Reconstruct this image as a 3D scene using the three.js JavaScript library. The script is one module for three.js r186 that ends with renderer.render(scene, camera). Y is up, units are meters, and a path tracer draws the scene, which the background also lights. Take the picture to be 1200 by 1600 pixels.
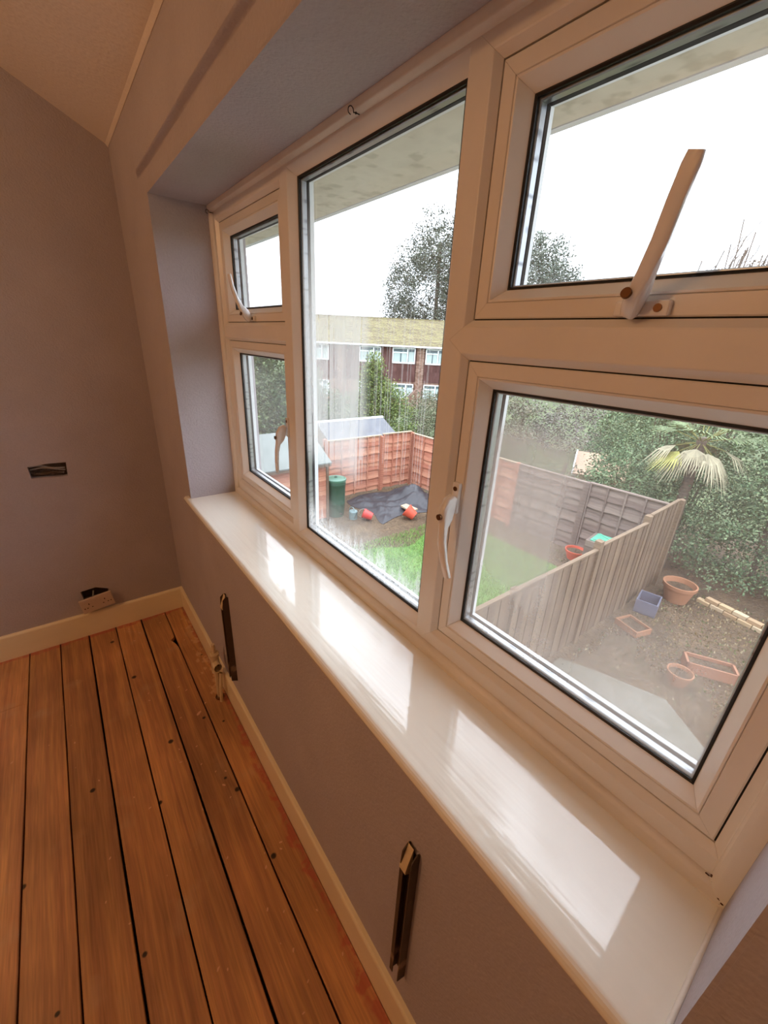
import * as THREE from 'three';
import { mergeGeometries, mergeVertices, toCreasedNormals } from 'three/addons/utils/BufferGeometryUtils.js';
import { RoundedBoxGeometry } from 'three/addons/geometries/RoundedBoxGeometry.js';

// ---------------------------------------------------------------- camera, sky, exposure
const scene = new THREE.Scene();
const camera = new THREE.PerspectiveCamera(102.48, 3 / 4, 0.02, 400);
camera.position.set(0.1348, 0.6596, 0.55);
camera.up.set(-0.33143, 0.92238, -0.19843);
camera.lookAt(0.1348 - 0.72487, 0.6596 - 0.38357, 0.55 - 0.57222);
const renderer = new THREE.WebGLRenderer({ antialias: true });
renderer.toneMapping = THREE.LinearToneMapping;
renderer.toneMappingExposure = 1.0;
renderer.shadowMap.enabled = true;

{ // an even overcast sky, brighter towards the zenith as a clouded sky is
  const w = 256, h = 128, px = new Float32Array(w * h * 4);
  for (let j = 0; j < h; j++) {
    const s = Math.max(0, Math.sin(((j + 0.5) / h - 0.5) * Math.PI));
    const l = 3.5 * (1 + 2.0 * s) / 1.4;
    for (let i = 0; i < w; i++) {
      const a = i / w * Math.PI * 2, c = 1 + 0.03 * Math.sin(a * 3 + s * 7) + 0.02 * Math.sin(a * 7 - s * 11);
      px.set([0.88 * l * c, 0.96 * l * c, 1.06 * l * c, 1], (j * w + i) * 4);
    }
  }
  const t = new THREE.DataTexture(px, w, h, THREE.RGBAFormat, THREE.FloatType);
  t.mapping = THREE.EquirectangularReflectionMapping; t.magFilter = t.minFilter = THREE.LinearFilter; t.needsUpdate = true;
  scene.background = t;
}

// ---------------------------------------------------------------- helpers
let seed = 7;
const rnd = () => { seed = (seed * 1664525 + 1013904223) >>> 0; return seed / 4294967296; };
const rr = (a, b) => a + (b - a) * rnd();
const hash = (x, y) => { let n = Math.imul(x | 0, 374761393) ^ Math.imul(y | 0, 668265263); n = Math.imul(n ^ (n >>> 13), 1274126177); return ((n ^ (n >>> 16)) >>> 0) / 4294967296; };
const sm = (t) => t * t * (3 - 2 * t);
const step = (a, b, x) => sm(Math.min(1, Math.max(0, (x - a) / (b - a))));
function vnoise(x, y, per = 0) {
  const xi = Math.floor(x), yi = Math.floor(y), fx = sm(x - xi), fy = sm(y - yi);
  const m = (v) => per ? ((v % per) + per) % per : v;
  const a = hash(m(xi), m(yi)), b = hash(m(xi + 1), m(yi)), c = hash(m(xi), m(yi + 1)), d = hash(m(xi + 1), m(yi + 1));
  return a + (b - a) * fx + (c - a) * fy + (a - b - c + d) * fx * fy;
}
function fbm(x, y, o = 4, per = 0) { let s = 0, a = 0.5, t = 0; for (let i = 0; i < o; i++) { s += a * vnoise(x, y, per); t += a; x = x * 2 + 17; y = y * 2 + 31; if (per) { x -= 17; y -= 31; per *= 2; } a *= 0.5; } return s / t; }
function tex(w, h, fn, srgb = true, wrap = THREE.RepeatWrapping) {
  const d = new Uint8Array(w * h * 4);
  for (let j = 0; j < h; j++) for (let i = 0; i < w; i++) {
    const c = fn((i + 0.5) / w, (j + 0.5) / h, i, j), k = (j * w + i) * 4;
    if (typeof c === 'number') d[k] = d[k + 1] = d[k + 2] = Math.max(0, Math.min(255, c * 255));
    else for (let q = 0; q < 3; q++) d[k + q] = Math.max(0, Math.min(255, c[q]));
    d[k + 3] = 255;
  }
  const t = new THREE.DataTexture(d, w, h, THREE.RGBAFormat);
  t.wrapS = t.wrapT = wrap; t.magFilter = THREE.LinearFilter; t.minFilter = THREE.LinearMipmapLinearFilter; t.generateMipmaps = true;
  if (srgb) t.colorSpace = THREE.SRGBColorSpace;
  t.needsUpdate = true; return t;
}
const rep = (t, x, y = x) => { const c = t.clone(); c.repeat.set(x, y); c.needsUpdate = true; return c; };
const std = (o) => new THREE.MeshStandardMaterial(o);
const phys = (o) => new THREE.MeshPhysicalMaterial(o);
// texture coordinates in metres, by the way each face points
function metres(g) {
  g = g.index ? g.toNonIndexed() : g;
  if (!g.attributes.normal) g.computeVertexNormals();
  const p = g.attributes.position, n = g.attributes.normal, uv = new Float32Array(p.count * 2);
  const a = new THREE.Vector3(), b = new THREE.Vector3(), c = new THREE.Vector3(), e = new THREE.Vector3();
  for (let i = 0; i < p.count; i += 3) {
    a.fromBufferAttribute(p, i); b.fromBufferAttribute(p, i + 1); c.fromBufferAttribute(p, i + 2);
    e.crossVectors(b.clone().sub(a), c.clone().sub(a));
    const x = Math.abs(e.x), y = Math.abs(e.y), z = Math.abs(e.z);
    [a, b, c].forEach((v, k) => { const o = (i + k) * 2; if (x > y && x > z) { uv[o] = v.z; uv[o + 1] = v.y; } else if (y > z) { uv[o] = v.x; uv[o + 1] = v.z; } else { uv[o] = v.x; uv[o + 1] = v.y; } });
  }
  g.setAttribute('uv', new THREE.BufferAttribute(uv, 2));
  for (const k of Object.keys(g.attributes)) if (!['position', 'normal', 'uv', 'color'].includes(k)) g.deleteAttribute(k);
  return g;
}
const merge = (list) => mergeGeometries(list.map((g) => { g = g.index ? g.toNonIndexed() : g; if (!g.attributes.normal) g.computeVertexNormals(); if (!g.attributes.uv) g = metres(g); return g; }));
const box = (x0, y0, z0, x1, y1, z1) => metres(new THREE.BoxGeometry(x1 - x0, y1 - y0, z1 - z0).translate((x0 + x1) / 2, (y0 + y1) / 2, (z0 + z1) / 2));
const rbox = (x0, y0, z0, x1, y1, z1, r = 0.003, s = 2) => metres(new RoundedBoxGeometry(x1 - x0, y1 - y0, z1 - z0, s, r).translate((x0 + x1) / 2, (y0 + y1) / 2, (z0 + z1) / 2));
const cyl = (r0, r1, h, x, y, z, n = 20) => metres(new THREE.CylinderGeometry(r1, r0, h, n).translate(x, y + h / 2, z));
function tube(pts, r, seg = 24, rs = 8, closed = false) { return metres(new THREE.TubeGeometry(new THREE.CatmullRomCurve3(pts.map((p) => new THREE.Vector3(...p)), closed), seg, r, rs, closed)); }
const lathe = (pts, n = 32) => metres(toCreasedNormals(new THREE.LatheGeometry(pts.map((p) => new THREE.Vector2(...p)), n), 0.6));
// a polygon drawn in two axes and drawn out along the third
function prism(poly, a, b, axis = 'x') {
  const s = new THREE.Shape(poly.map((p) => new THREE.Vector2(p[0], p[1])));
  const g = new THREE.ExtrudeGeometry(s, { depth: b - a, bevelEnabled: false });
  if (axis === 'x') { g.rotateY(Math.PI / 2); g.scale(1, 1, -1); g.translate(a, 0, 0); flip(g); }        // poly = (z, y)
  else if (axis === 'y') { g.rotateX(Math.PI / 2); g.scale(1, -1, 1); g.translate(0, a, 0); flip(g); }     // poly = (x, z)
  else g.translate(0, 0, a);                                                                              // poly = (x, y)
  g.computeVertexNormals(); return metres(g);
}
function flip(g) {
  if (g.index) { const i = g.index.array; for (let k = 0; k < i.length; k += 3) { const t = i[k]; i[k] = i[k + 1]; i[k + 1] = t; } return; }
  for (const n of Object.keys(g.attributes)) { const A = g.attributes[n], s = A.itemSize, d = A.array; for (let k = 0; k < A.count; k += 3) for (let q = 0; q < s; q++) { const t = d[k * s + q]; d[k * s + q] = d[(k + 1) * s + q]; d[(k + 1) * s + q] = t; } }
}
// four mitred lengths of a section round a rectangle: bottom, right, top, left. Section: [inset, z] in order
function mitred(x0, y0, x1, y1, sec, gap = 0.00025) {
  const tri = THREE.ShapeUtils.triangulateShape(sec.map((p) => new THREE.Vector2(...p)), []);
  const area = THREE.ShapeUtils.area(sec.map((p) => new THREE.Vector2(...p)));
  const corner = [(i) => [x0 + i, y0 + i], (i) => [x1 - i, y0 + i], (i) => [x1 - i, y1 - i], (i) => [x0 + i, y1 - i]];
  return [0, 1, 2, 3].map((k) => {
    const A = corner[k], B = corner[(k + 1) % 4], v = [];
    const P = (f, q, s) => { const [x, y] = f(q[0]); const d = k === 0 ? [1, 0] : k === 1 ? [0, 1] : k === 2 ? [-1, 0] : [0, -1]; return [x + d[0] * gap * s, y + d[1] * gap * s, q[1]]; };
    for (let i = 0; i < sec.length; i++) {
      const p = sec[i], q = sec[(i + 1) % sec.length];
      const a = P(A, p, 1), b = P(B, p, -1), c = P(B, q, -1), d = P(A, q, 1);
      if (area > 0) v.push(a, d, c, a, c, b); else v.push(a, b, c, a, c, d);
    }
    for (const t of tri) { const a = t.map((i) => P(A, sec[i], 1)), b = t.map((i) => P(B, sec[i], -1)); v.push(a[0], a[2], a[1], b[0], b[1], b[2]); }
    const g = new THREE.BufferGeometry(); g.setAttribute('position', new THREE.Float32BufferAttribute(v.flat(), 3)); g.computeVertexNormals();
    return metres(g);
  });
}
// a body through rounded rectangular sections: {c, u, v} centre and two half axes
function loft(secs, n = 16, pw = 0.45) {
  const v = [], ring = (s) => Array.from({ length: n }, (_, i) => { const t = i / n * Math.PI * 2, c = Math.cos(t), d = Math.sin(t), a = Math.sign(c) * Math.abs(c) ** pw, b = Math.sign(d) * Math.abs(d) ** pw; return s.c.map((x, k) => x + s.u[k] * a + s.v[k] * b); });
  const R = secs.map(ring);
  for (let j = 0; j + 1 < R.length; j++) for (let i = 0; i < n; i++) { const k = (i + 1) % n; v.push(R[j][i], R[j][k], R[j + 1][k], R[j][i], R[j + 1][k], R[j + 1][i]); }
  const cap = (r, s, f) => { for (let i = 0; i < n; i++) { const k = (i + 1) % n; f ? v.push(s.c, r[k], r[i]) : v.push(s.c, r[i], r[k]); } };
  cap(R[0], secs[0], true); cap(R.at(-1), secs.at(-1), false);
  const g = new THREE.BufferGeometry(); g.setAttribute('position', new THREE.Float32BufferAttribute(v.flat(), 3));
  return metres(toCreasedNormals(g, 0.9));
}
const taken = {};
const numbered = (n) => { const k = taken[n] = (taken[n] ?? -1) + 1; return k ? `${n}_${String(k).padStart(3, '0')}` : n; };
function mesh(name, g, m, parent, extra) {
  const o = new THREE.Mesh(Array.isArray(g) ? merge(g) : g, m); o.castShadow = o.receiveShadow = true;
  o.name = parent ? name : numbered(name);
  if (extra) Object.assign(o.userData, extra);
  (parent ?? scene).add(o); return o;
}
function thing(name, label, category, pos = [0, 0, 0], group) {
  const o = new THREE.Group(); o.name = numbered(name); o.position.set(...pos); o.userData = { label, category }; if (group) o.userData.group = group; scene.add(o); return o;
}
function part(name, parent) { const o = new THREE.Group(); o.name = name; parent.add(o); return o; }
const struct = (o, label, category) => { o.userData = { ...o.userData, label, category, kind: 'structure' }; return o; };

// ---------------------------------------------------------------- measures
const XL = -1.657, XR = 0.1845, YT = 1.0726, ZW = 0.189, XE = -2.262, YF = -0.901, YC = 1.345, XB = 1.7, ZB = 3.4, GY = -3.4;

// ---------------------------------------------------------------- indoor materials
const rollBump = tex(512, 512, (u, v) => fbm(u * 64, v * 64, 3, 64), false);
const patch = (r, g, b, k) => tex(256, 256, (u, v) => { const n = (fbm(u * 6, v * 6, 4, 6) - 0.5) * k + (hash(u * 256, v * 256) - 0.5) * 5; return [r + n, g + n, b + n]; });
const M = {};
M.wall = std({ map: patch(184, 177, 182, 14), roughness: 0.85, bumpMap: rep(rollBump, 3), bumpScale: 0.0012 });
M.ceil = std({ map: patch(238, 230, 222, 8), roughness: 0.9, bumpMap: rep(rollBump, 2), bumpScale: 0.0012 });
M.upvc = phys({ map: tex(256, 256, (u, v) => { const n = (fbm(u * 9, v * 9, 4, 9) - 0.5) * 10; return [236 + n, 232 + n, 226 + n]; }), roughness: 0.32, clearcoat: 0.15, clearcoatRoughness: 0.25 });
M.white = phys({ color: 0xf0efee, roughness: 0.22, clearcoat: 0.5, clearcoatRoughness: 0.1 });
M.trim = std({ map: tex(256, 256, (u, v) => { const n = (fbm(u * 8, v * 8, 4, 8) - 0.5) * 26; return [234 + n, 228 + n, 218 + n]; }), roughness: 0.45, bumpMap: rep(rollBump, 2), bumpScale: 0.0006 });
M.sill = phys({
  map: tex(256, 256, (u, v) => { const n = (fbm(u * 4, v * 20, 4, 4) - 0.5) * 5; return [249 + n, 247 + n, 236 + n]; }), roughness: 0.07, clearcoat: 1, clearcoatRoughness: 0.04,
  bumpMap: tex(1024, 1024, (u, v) => 0.5 + 0.46 * (fbm(u * 5, v * 80, 3, 5) - 0.5) + 0.9 * Math.max(0, fbm(u * 18 + 40, v * 26, 3, 18) - 0.67) + 0.25 * (fbm(u * 3, v * 6, 2, 3) - 0.5), false), bumpScale: 0.0009,
});
M.skirt = phys({ map: tex(256, 256, (u, v) => { const n = (fbm(u * 5, v * 12, 4, 5) - 0.5) * 22; return [246 + n * 0.5, 234 + n * 0.5, 200 + n * 0.5]; }), roughness: 0.4, clearcoat: 0.2, clearcoatRoughness: 0.3 });
M.rubber = std({ color: 0x0b0c0e, roughness: 0.55 });
M.spacer = std({ map: tex(64, 256, (u, v, i, j) => { const n = hash(i, j) > 0.93 ? -60 : 0; return [168 + n, 172 + n, 176 + n]; }), roughness: 0.35, metalness: 0.85 });
M.outer = std({ color: 0xe6e8ea, roughness: 0.4 });
M.steel = std({ map: tex(128, 128, (u, v) => { const n = fbm(u * 7, v * 14, 4, 7), p = n > 0.62 ? 55 : 0; return [70 + n * 40 + p, 58 + n * 34 + p * 0.9, 48 + n * 28 + p * 0.75]; }), roughness: 0.6, metalness: 0.25 });
M.brass = std({ color: 0x6b4a30, roughness: 0.35, metalness: 0.8 });
M.dark = std({ color: 0x15100c, roughness: 0.9 });
M.plaster = std({ map: patch(120, 104, 92, 60), roughness: 0.95, bumpMap: rep(rollBump, 4), bumpScale: 0.006 });
M.cable = std({ color: 0x9a9690, roughness: 0.5 });
M.ivory = phys({ map: patch(214, 196, 180, 10), roughness: 0.35 });
M.cream = phys({ map: patch(226, 206, 168, 24), roughness: 0.4 });

// ---------------------------------------------------------------- room shell
{
  const w = new THREE.Group(); w.name = 'wall_window'; scene.add(w);
  struct(w, 'grey painted wall around and below the window', 'wall');
  mesh('lower_wall', box(-2.5, -1.05, -0.13, XB + 0.2, -0.026, ZW), M.wall, w);
  mesh('side_wall', box(-2.5, -0.026, -0.13, XL - 0.004, YT + 0.004, ZW), M.wall, w);
  mesh('side_wall', box(XR + 0.004, -0.026, -0.13, XB + 0.2, YT + 0.004, ZW), M.wall, w);
  // over the window the plaster swells out above a crease that runs along the lintel
  const nx = 160, ny = 120, v = [], ix = [], x0 = -2.5, x1 = XB + 0.2, y0 = YT + 0.004, y1 = 1.42;
  for (let j = 0; j <= ny; j++) for (let i = 0; i <= nx; i++) {
    const x = x0 + (x1 - x0) * i / nx, y = y0 + (y1 - y0) * j / ny, c = 1.137 + 0.002 * Math.sin(x * 5);
    v.push(x, y, ZW + 0.016 * step(c - 0.004, c + 0.004, y) * (1 - step(c + 0.01, c + 0.17, y)) * step(-1.80, -1.70, x));
  }
  for (let j = 0; j < ny; j++) for (let i = 0; i < nx; i++) { const a = j * (nx + 1) + i, b = a + 1, c = a + nx + 1, d = c + 1; ix.push(a, b, d, a, d, c); }
  const g = new THREE.BufferGeometry(); g.setAttribute('position', new THREE.Float32BufferAttribute(v, 3)); g.setIndex(ix); g.computeVertexNormals();
  mesh('upper_wall', [metres(g), box(x0, y0, -0.13, x1, y1, ZW - 0.001)], M.wall, w);
  // the reveal carries the same grey paint
  mesh('reveal_side', box(XL - 0.004, -0.005, -0.12, XL, YT + 0.004, ZW - 0.0003), M.wall, w, { label: 'grey painted reveal at the far end' });
  mesh('reveal_side', box(XR, -0.005, -0.12, XR + 0.004, YT + 0.004, ZW - 0.0003), M.wall, w, { label: 'grey painted reveal at the near end' });
  mesh('reveal_head', box(XL - 0.004, YT, -0.12, XR + 0.004, YT + 0.004, ZW - 0.0003), M.wall, w, { label: 'grey painted underside over the window' });
}
{ // end wall with two openings where fittings were taken off
  const s = new THREE.Shape([[-0.2, -1.05], [3.6, -1.05], [3.6, 2.0], [-0.2, 2.0]].map((p) => new THREE.Vector2(...p)));
  const hole = (pts) => s.holes.push(new THREE.Path(pts.map((p) => new THREE.Vector2(...p))));
  hole([[0.588, 0.062], [0.594, -0.004], [0.61, -0.006], [0.728, 0.002], [0.731, 0.058], [0.70, 0.059], [0.66, 0.064]]);
  hole([[0.545, -0.655], [0.55, -0.70], [0.66, -0.70], [0.668, -0.634], [0.60, -0.628]]);
  const g = new THREE.ExtrudeGeometry(s, { depth: 0.15, bevelEnabled: false });
  g.rotateY(Math.PI / 2); g.scale(1, 1, -1); flip(g); g.translate(XE - 0.15, 0, 0); g.computeVertexNormals();
  const w = new THREE.Group(); w.name = 'wall_end'; scene.add(w); struct(w, 'grey painted end wall with a hole and a loose socket', 'wall');
  mesh('plastered_wall', metres(g), M.wall, w);
  mesh('hole_back', box(XE - 0.06, -0.02, 0.57, XE - 0.035, 0.08, 0.75), M.plaster, w, { label: 'rough broken plaster inside the wall hole' });
  mesh('hole_back', box(XE - 0.08, -0.72, 0.53, XE - 0.05, -0.62, 0.68), M.steel, w, { label: 'metal back box behind the loose socket' });
  const p = thing('loose_cable', 'grey cables folded inside the rectangular hole in the end wall', 'cable', [XE - 0.02, 0.03, 0.66]);
  mesh('cable_core', tube([[0, 0.022, 0.068], [0.008, 0.026, 0.03], [0.012, 0.012, -0.01], [0.004, 0.004, -0.062]], 0.0042), M.cable, p);
  mesh('cable_core', tube([[-0.004, 0.008, 0.066], [0.006, 0.014, 0.02], [0.01, 0.002, -0.03], [0, -0.008, -0.062]], 0.0036), M.cable, p);
  mesh('cable_core', tube([[-0.004, -0.012, 0.06], [0.004, -0.016, 0.02], [0.006, -0.012, -0.02], [0, -0.02, -0.056]], 0.005), M.plaster, p);
}
struct(mesh('wall_back', box(-2.5, -1.05, ZB, XB + 0.2, 2.0, ZB + 0.15), M.wall), 'grey wall behind the camera', 'wall');
struct(mesh('wall_right', box(XB, -1.05, -0.13, XB + 0.15, 2.0, ZB + 0.15), M.wall), 'grey wall to the right of the camera', 'wall');
{ // ceiling slopes up from the window wall, then runs level
  const c = new THREE.Group(); c.name = 'ceiling'; scene.add(c); struct(c, 'off-white ceiling sloping up from the window wall', 'ceiling');
  mesh('sloping_ceiling', prism([[ZW - 0.06, YC - 0.03], [1.1, YC + (1.1 - ZW) * 0.5], [ZB + 0.1, YC + (1.1 - ZW) * 0.5], [ZB + 0.1, 2.05], [ZW - 0.06, 2.05]], XE - 0.02, XB + 0.05), M.ceil, c);
  mesh('cove_fillet', prism([[ZW - 0.01, YC - 0.006], [ZW + 0.002, YC - 0.006], [ZW + 0.012, YC + 0.0075], [ZW + 0.012, YC + 0.03], [ZW - 0.01, YC + 0.02]], XE + 0.001, XB), M.ceil, c);
}
{ // boarded floor
  const f = new THREE.Group(); f.name = 'floor'; scene.add(f); struct(f, 'bare varnished pine floorboards with dark gaps', 'floor');
  const X0 = -2.26, WX = 2.7, Z0 = 0.19, WZ = 1.35, P = 0.1255;
  const knots = []; for (let i = 0; i < 46; i++) knots.push([rr(X0, X0 + WX), rr(Z0, Z0 + WZ), rr(0.006, 0.013)]);
  const specks = []; for (let i = 0; i < 130; i++) { const near = rnd() < 0.6; specks.push([rr(X0, X0 + WX), near ? rr(0.24, 0.62) : rr(Z0, Z0 + WZ), rr(0.0008, 0.0028) * (rnd() < 0.06 ? 2.2 : 1), rr(0, 3)]); }
  const bk = new Map(), put = (x, z, o, n) => { for (let i = -1; i <= 1; i++) for (let j = -1; j <= 1; j++) { const k = (Math.floor(x / 0.2) + i) * 1000 + Math.floor(z / 0.2) + j; if (!bk.has(k)) bk.set(k, [[], []]); bk.get(k)[n].push(o); } };
  knots.forEach((k) => put(k[0], k[1], k, 0)); specks.forEach((k) => put(k[0], k[1], k, 1));
  const fm = tex(2048, 1024, (u, v) => {
    const x = X0 + u * WX, z = Z0 + v * WZ, b = Math.floor((z - 0.305) / P) + 1, zb = z - 0.305 - (b - 1) * P;
    let bend = 0, kn = 0;
    const near = bk.get(Math.floor(x / 0.2) * 1000 + Math.floor(z / 0.2)) ?? [[], []];
    for (const k of near[0]) { const dx = (x - k[0]) / 3.2, dz = z - k[1], d = Math.hypot(dx, dz); if (d < 0.06 && Math.floor((k[1] - 0.305) / P) + 1 === b) { bend += (0.012 * Math.sign(dz)) * Math.exp(-(d * d) / 0.0006); kn = Math.max(kn, 1 - step(k[2] * 0.45, k[2], Math.hypot(x - k[0], dz))); } }
    const g = fbm(x * 1.6 + b * 7.3, (zb + bend) * 90 + b * 19 + 3 * fbm(x * 2 + b, zb * 6, 2), 4), fine = fbm(x * 14 + b * 3, zb * 420, 2), blot = fbm(x * 3 + b * 5, z * 5, 4), worn = fbm(x * 9 + 50, z * 9, 4);
    let t = 0.82 + (g - 0.5) * 0.26 + (fine - 0.5) * 0.16 + (blot - 0.5) * 0.38 + (hash(b, 3) - 0.5) * 0.14;
    let c = [222 * t, 168 * t * (0.97 + (g - 0.5) * 0.1), 110 * t];
    if (worn > 0.66) { const k = Math.min(1, (worn - 0.66) * 5) * 0.35; c = c.map((q, i) => q + (([205, 175, 140])[i] - q) * k); }
    c = c.map((q) => q * (1 - 0.72 * kn));
    // old red stain left along the skirting, with ragged edges and cream paint flecks
    const rag = fbm(x * 22, z * 30, 4) * 0.05, dw = z - 0.203, de = x - (-2.248), wide = 0.008 + 0.018 * step(-1.6, -0.9, x);
    const red = Math.max(step(0.010, -0.008, dw - wide - (rag - 0.026) * 1.1), step(0.004, -0.004, de - 0.026 - (rag - 0.026) * 0.7)) * (0.25 + 0.75 * step(0.34, 0.56, fbm(x * 60, z * 60, 3)));
    c = c.map((q, i) => q + (([182, 84, 72])[i] - q) * red * 0.62);
    const cream = step(0.56, 0.66, fbm(x * 40 + 9, z * 46, 3)) * (dw < 0.03 + rag * 0.9 && x > -2.15 && x < -1.42 ? 0.75 : dw < 0.008 && x < -1.4 ? 0.5 : 0);
    c = c.map((q, i) => q + (([226, 190, 146])[i] - q) * cream * 0.75);
    for (const s of near[1]) { const dx = x - s[0], dz = z - s[1]; if (Math.abs(dx) < 0.02 && Math.abs(dz) < 0.02) { const a = dx * Math.cos(s[3]) + dz * Math.sin(s[3]), e = -dx * Math.sin(s[3]) + dz * Math.cos(s[3]); if ((a / 2.2) ** 2 + e * e < s[2] * s[2]) c = [226, 182, 142]; } }
    return c;
  }, true, THREE.MirroredRepeatWrapping);
  const fb = tex(1024, 1024, (u, v) => fbm(u * 30, v * 160, 4, 30) * 0.6 + fbm(u * 12, v * 12, 3, 12) * 0.4, false);
  M.floor = phys({ map: fm, roughness: 0.42, clearcoat: 0.25, clearcoatRoughness: 0.35, bumpMap: rep(fb, 1 , 1), bumpScale: 0.0016 });
  const bev = 0.0016, edge = [];
  const nB = 25, xs = []; for (let x = -2.255; x < XB + 0.01; x += 0.18) xs.push(x);
  for (let k = 0; k <= nB; k++) { const w = k === 3 || k === 1 ? 0.0034 : 0.0022; edge.push([xs.map(() => -w + rr(-0.0009, 0.0006)), xs.map(() => w + rr(-0.0006, 0.0009))]); }
  const board = (pts, name = 'floorboard') => {
    const s = new THREE.Shape(pts.map((p) => new THREE.Vector2(p[0], -p[1])));
    const g = new THREE.ExtrudeGeometry(s, { depth: 0.018, bevelEnabled: true, bevelThickness: bev, bevelSize: bev, bevelOffset: -bev, bevelSegments: 1 });
    g.rotateX(-Math.PI / 2); g.translate(0, YF - 0.018 - bev, 0); g.computeVertexNormals();
    const m = metres(g), p = m.attributes.position, uv = m.attributes.uv;
    for (let i = 0; i < p.count; i++) uv.setXY(i, (p.getX(i) - X0) / WX, (p.getZ(i) - Z0) / WZ);
    mesh(name, m, M.floor, f);
  };
  for (let k = 0; k <= nB; k++) {
    const zA = k === 0 ? 0.2035 : 0.305 + (k - 1) * P, zB = 0.305 + k * P;
    let lo = xs.map((x, i) => [x, zA + (k === 0 ? 0 : edge[k - 1][1][i])]), hi = xs.map((x, i) => [x, zB + edge[Math.min(k, nB)][0][i]]);
    if (zB > ZB) continue;
    if (k === 1) lo = [lo[0], lo[1], [-1.985, zA + 0.004], [-1.965, zA + 0.024], [-1.93, zA + 0.012], [-1.885, zA + 0.003], ...lo.slice(3)]; // split-off corner beside the gap
    if (k === 6) { // two lengths butted end to end
      const cut = -1.873, A = lo.filter((p) => p[0] < cut), B = lo.filter((p) => p[0] > cut), C = hi.filter((p) => p[0] < cut), D = hi.filter((p) => p[0] > cut);
      board([...A, [cut - 0.001, zA + 0.003], [cut - 0.002, zB - 0.003], ...C.reverse()]); board([[cut + 0.001, zA + 0.003], ...B, ...D.reverse(), [cut, zB - 0.003]]); continue;
    }
    board([...lo, ...hi.reverse()]);
  }
  mesh('subfloor', box(-2.4, YF - 0.24, 0.0, XB + 0.1, YF - 0.14, ZB + 0.1), M.plaster, f);
}
{ // skirtings: rounded top edge, painted cream
  const H = 0.136, r = 0.006;
  const prof = [[0, YF], [0.0145, YF], [0.0145, YF + H - r * 2], [0.013, YF + H - r], [0.009, YF + H - r * 0.2], [0, YF + H]];
  const a = struct(mesh('baseboard_window', prism(prof.map(([d, y]) => [ZW + d, y]), XE, XB), M.skirt), 'cream painted skirting under the window', 'skirting');
  const g = new THREE.ExtrudeGeometry(new THREE.Shape(prof.map(([d, y]) => new THREE.Vector2(XE + d, y))), { depth: ZB - ZW - 0.0, bevelEnabled: false });
  g.translate(0, 0, ZW + 0.001); g.computeVertexNormals();
  struct(mesh('baseboard_end', metres(g), M.skirt), 'cream painted skirting along the end wall', 'skirting');
}
// ---------------------------------------------------------------- sill
{
  const s = new THREE.Group(); s.name = 'window_sill'; scene.add(s); s.userData = { label: 'wide glossy white window sill board with rounded nose', category: 'window sill', kind: 'structure' };
  const nose = [[ZW - 0.001, 0], [0.197, 0]]; for (let i = 1; i <= 10; i++) { const t = Math.PI / 2 - i / 10 * Math.PI; nose.push([0.197 + 0.0135 * Math.cos(t), -0.0135 + 0.0135 * Math.sin(t)]); } nose.push([ZW - 0.001, -0.027]);
  const ng = toCreasedNormals(prism(nose, -1.70, XR + 0.045), 0.5);
  mesh('sill_board', [box(XL, -0.027, -0.06, XR, 0, ZW - 0.001), metres(ng)], M.sill, s);
  // old paint ridge and caulk along the near end
  mesh('caulk_bead', tube([[XR - 0.001, 0.001, 0.0], [XR - 0.0015, 0.002, 0.06], [XR - 0.002, 0.003, 0.12], [XR - 0.003, 0.004, 0.187]], 0.0035, 20, 6), M.trim, s);
}
// ---------------------------------------------------------------- the window
const win = new THREE.Group(); win.name = 'window_1'; scene.add(win);
struct(win, 'white plastic casement window of three lights with misted double glazing', 'window');
function ring(inner, o, sec, gap = 0.0002) { // section insets are measured from the inner rectangle; 'o' stands for each side's own outer edge
  const [x0, y0, x1, y1] = inner, [oB, oR, oT, oL] = o;
  const val = (i, s) => i === 'o' ? -s : i;
  const corner = [(i) => [x0 + val(i, oL), y0 + val(i, oB)], (i) => [x1 - val(i, oR), y0 + val(i, oB)], (i) => [x1 - val(i, oR), y1 - val(i, oT)], (i) => [x0 + val(i, oL), y1 - val(i, oT)]];
  const flat = sec.map(([i, z]) => new THREE.Vector2(i === 'o' ? -0.04 : i, z));
  const tri = THREE.ShapeUtils.triangulateShape(flat, []), area = THREE.ShapeUtils.area(flat);
  return [0, 1, 2, 3].map((k) => {
    const A = corner[k], B = corner[(k + 1) % 4], v = [], d = [[1, 0], [0, 1], [-1, 0], [0, -1]][k];
    const P = (f, q, s) => { const [x, y] = f(q[0]); return [x + d[0] * gap * s, y + d[1] * gap * s, q[1]]; };
    for (let i = 0; i < sec.length; i++) {
      const p = sec[i], q = sec[(i + 1) % sec.length], a = P(A, p, 1), b = P(B, p, -1), c = P(B, q, -1), e = P(A, q, 1);
      if (area > 0) v.push(a, e, c, a, c, b); else v.push(a, b, c, a, c, e);
    }
    for (const t of tri) { const a = t.map((i) => P(A, sec[i], 1)), b = t.map((i) => P(B, sec[i], -1)); if (area > 0) v.push(a[0], a[1], a[2], b[0], b[2], b[1]); else v.push(a[0], a[2], a[1], b[0], b[1], b[2]); }
    const g = new THREE.BufferGeometry(); g.setAttribute('position', new THREE.Float32BufferAttribute(v.flat(), 3)); g.computeVertexNormals();
    return metres(g);
  });
}
const inset = (r, d) => [r[0] + d, r[1] + d, r[2] - d, r[3] - d];
M.glass = phys({ color: 0xffffff, roughness: 0.0, transmission: 1, thickness: 0, ior: 1.5 });
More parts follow.
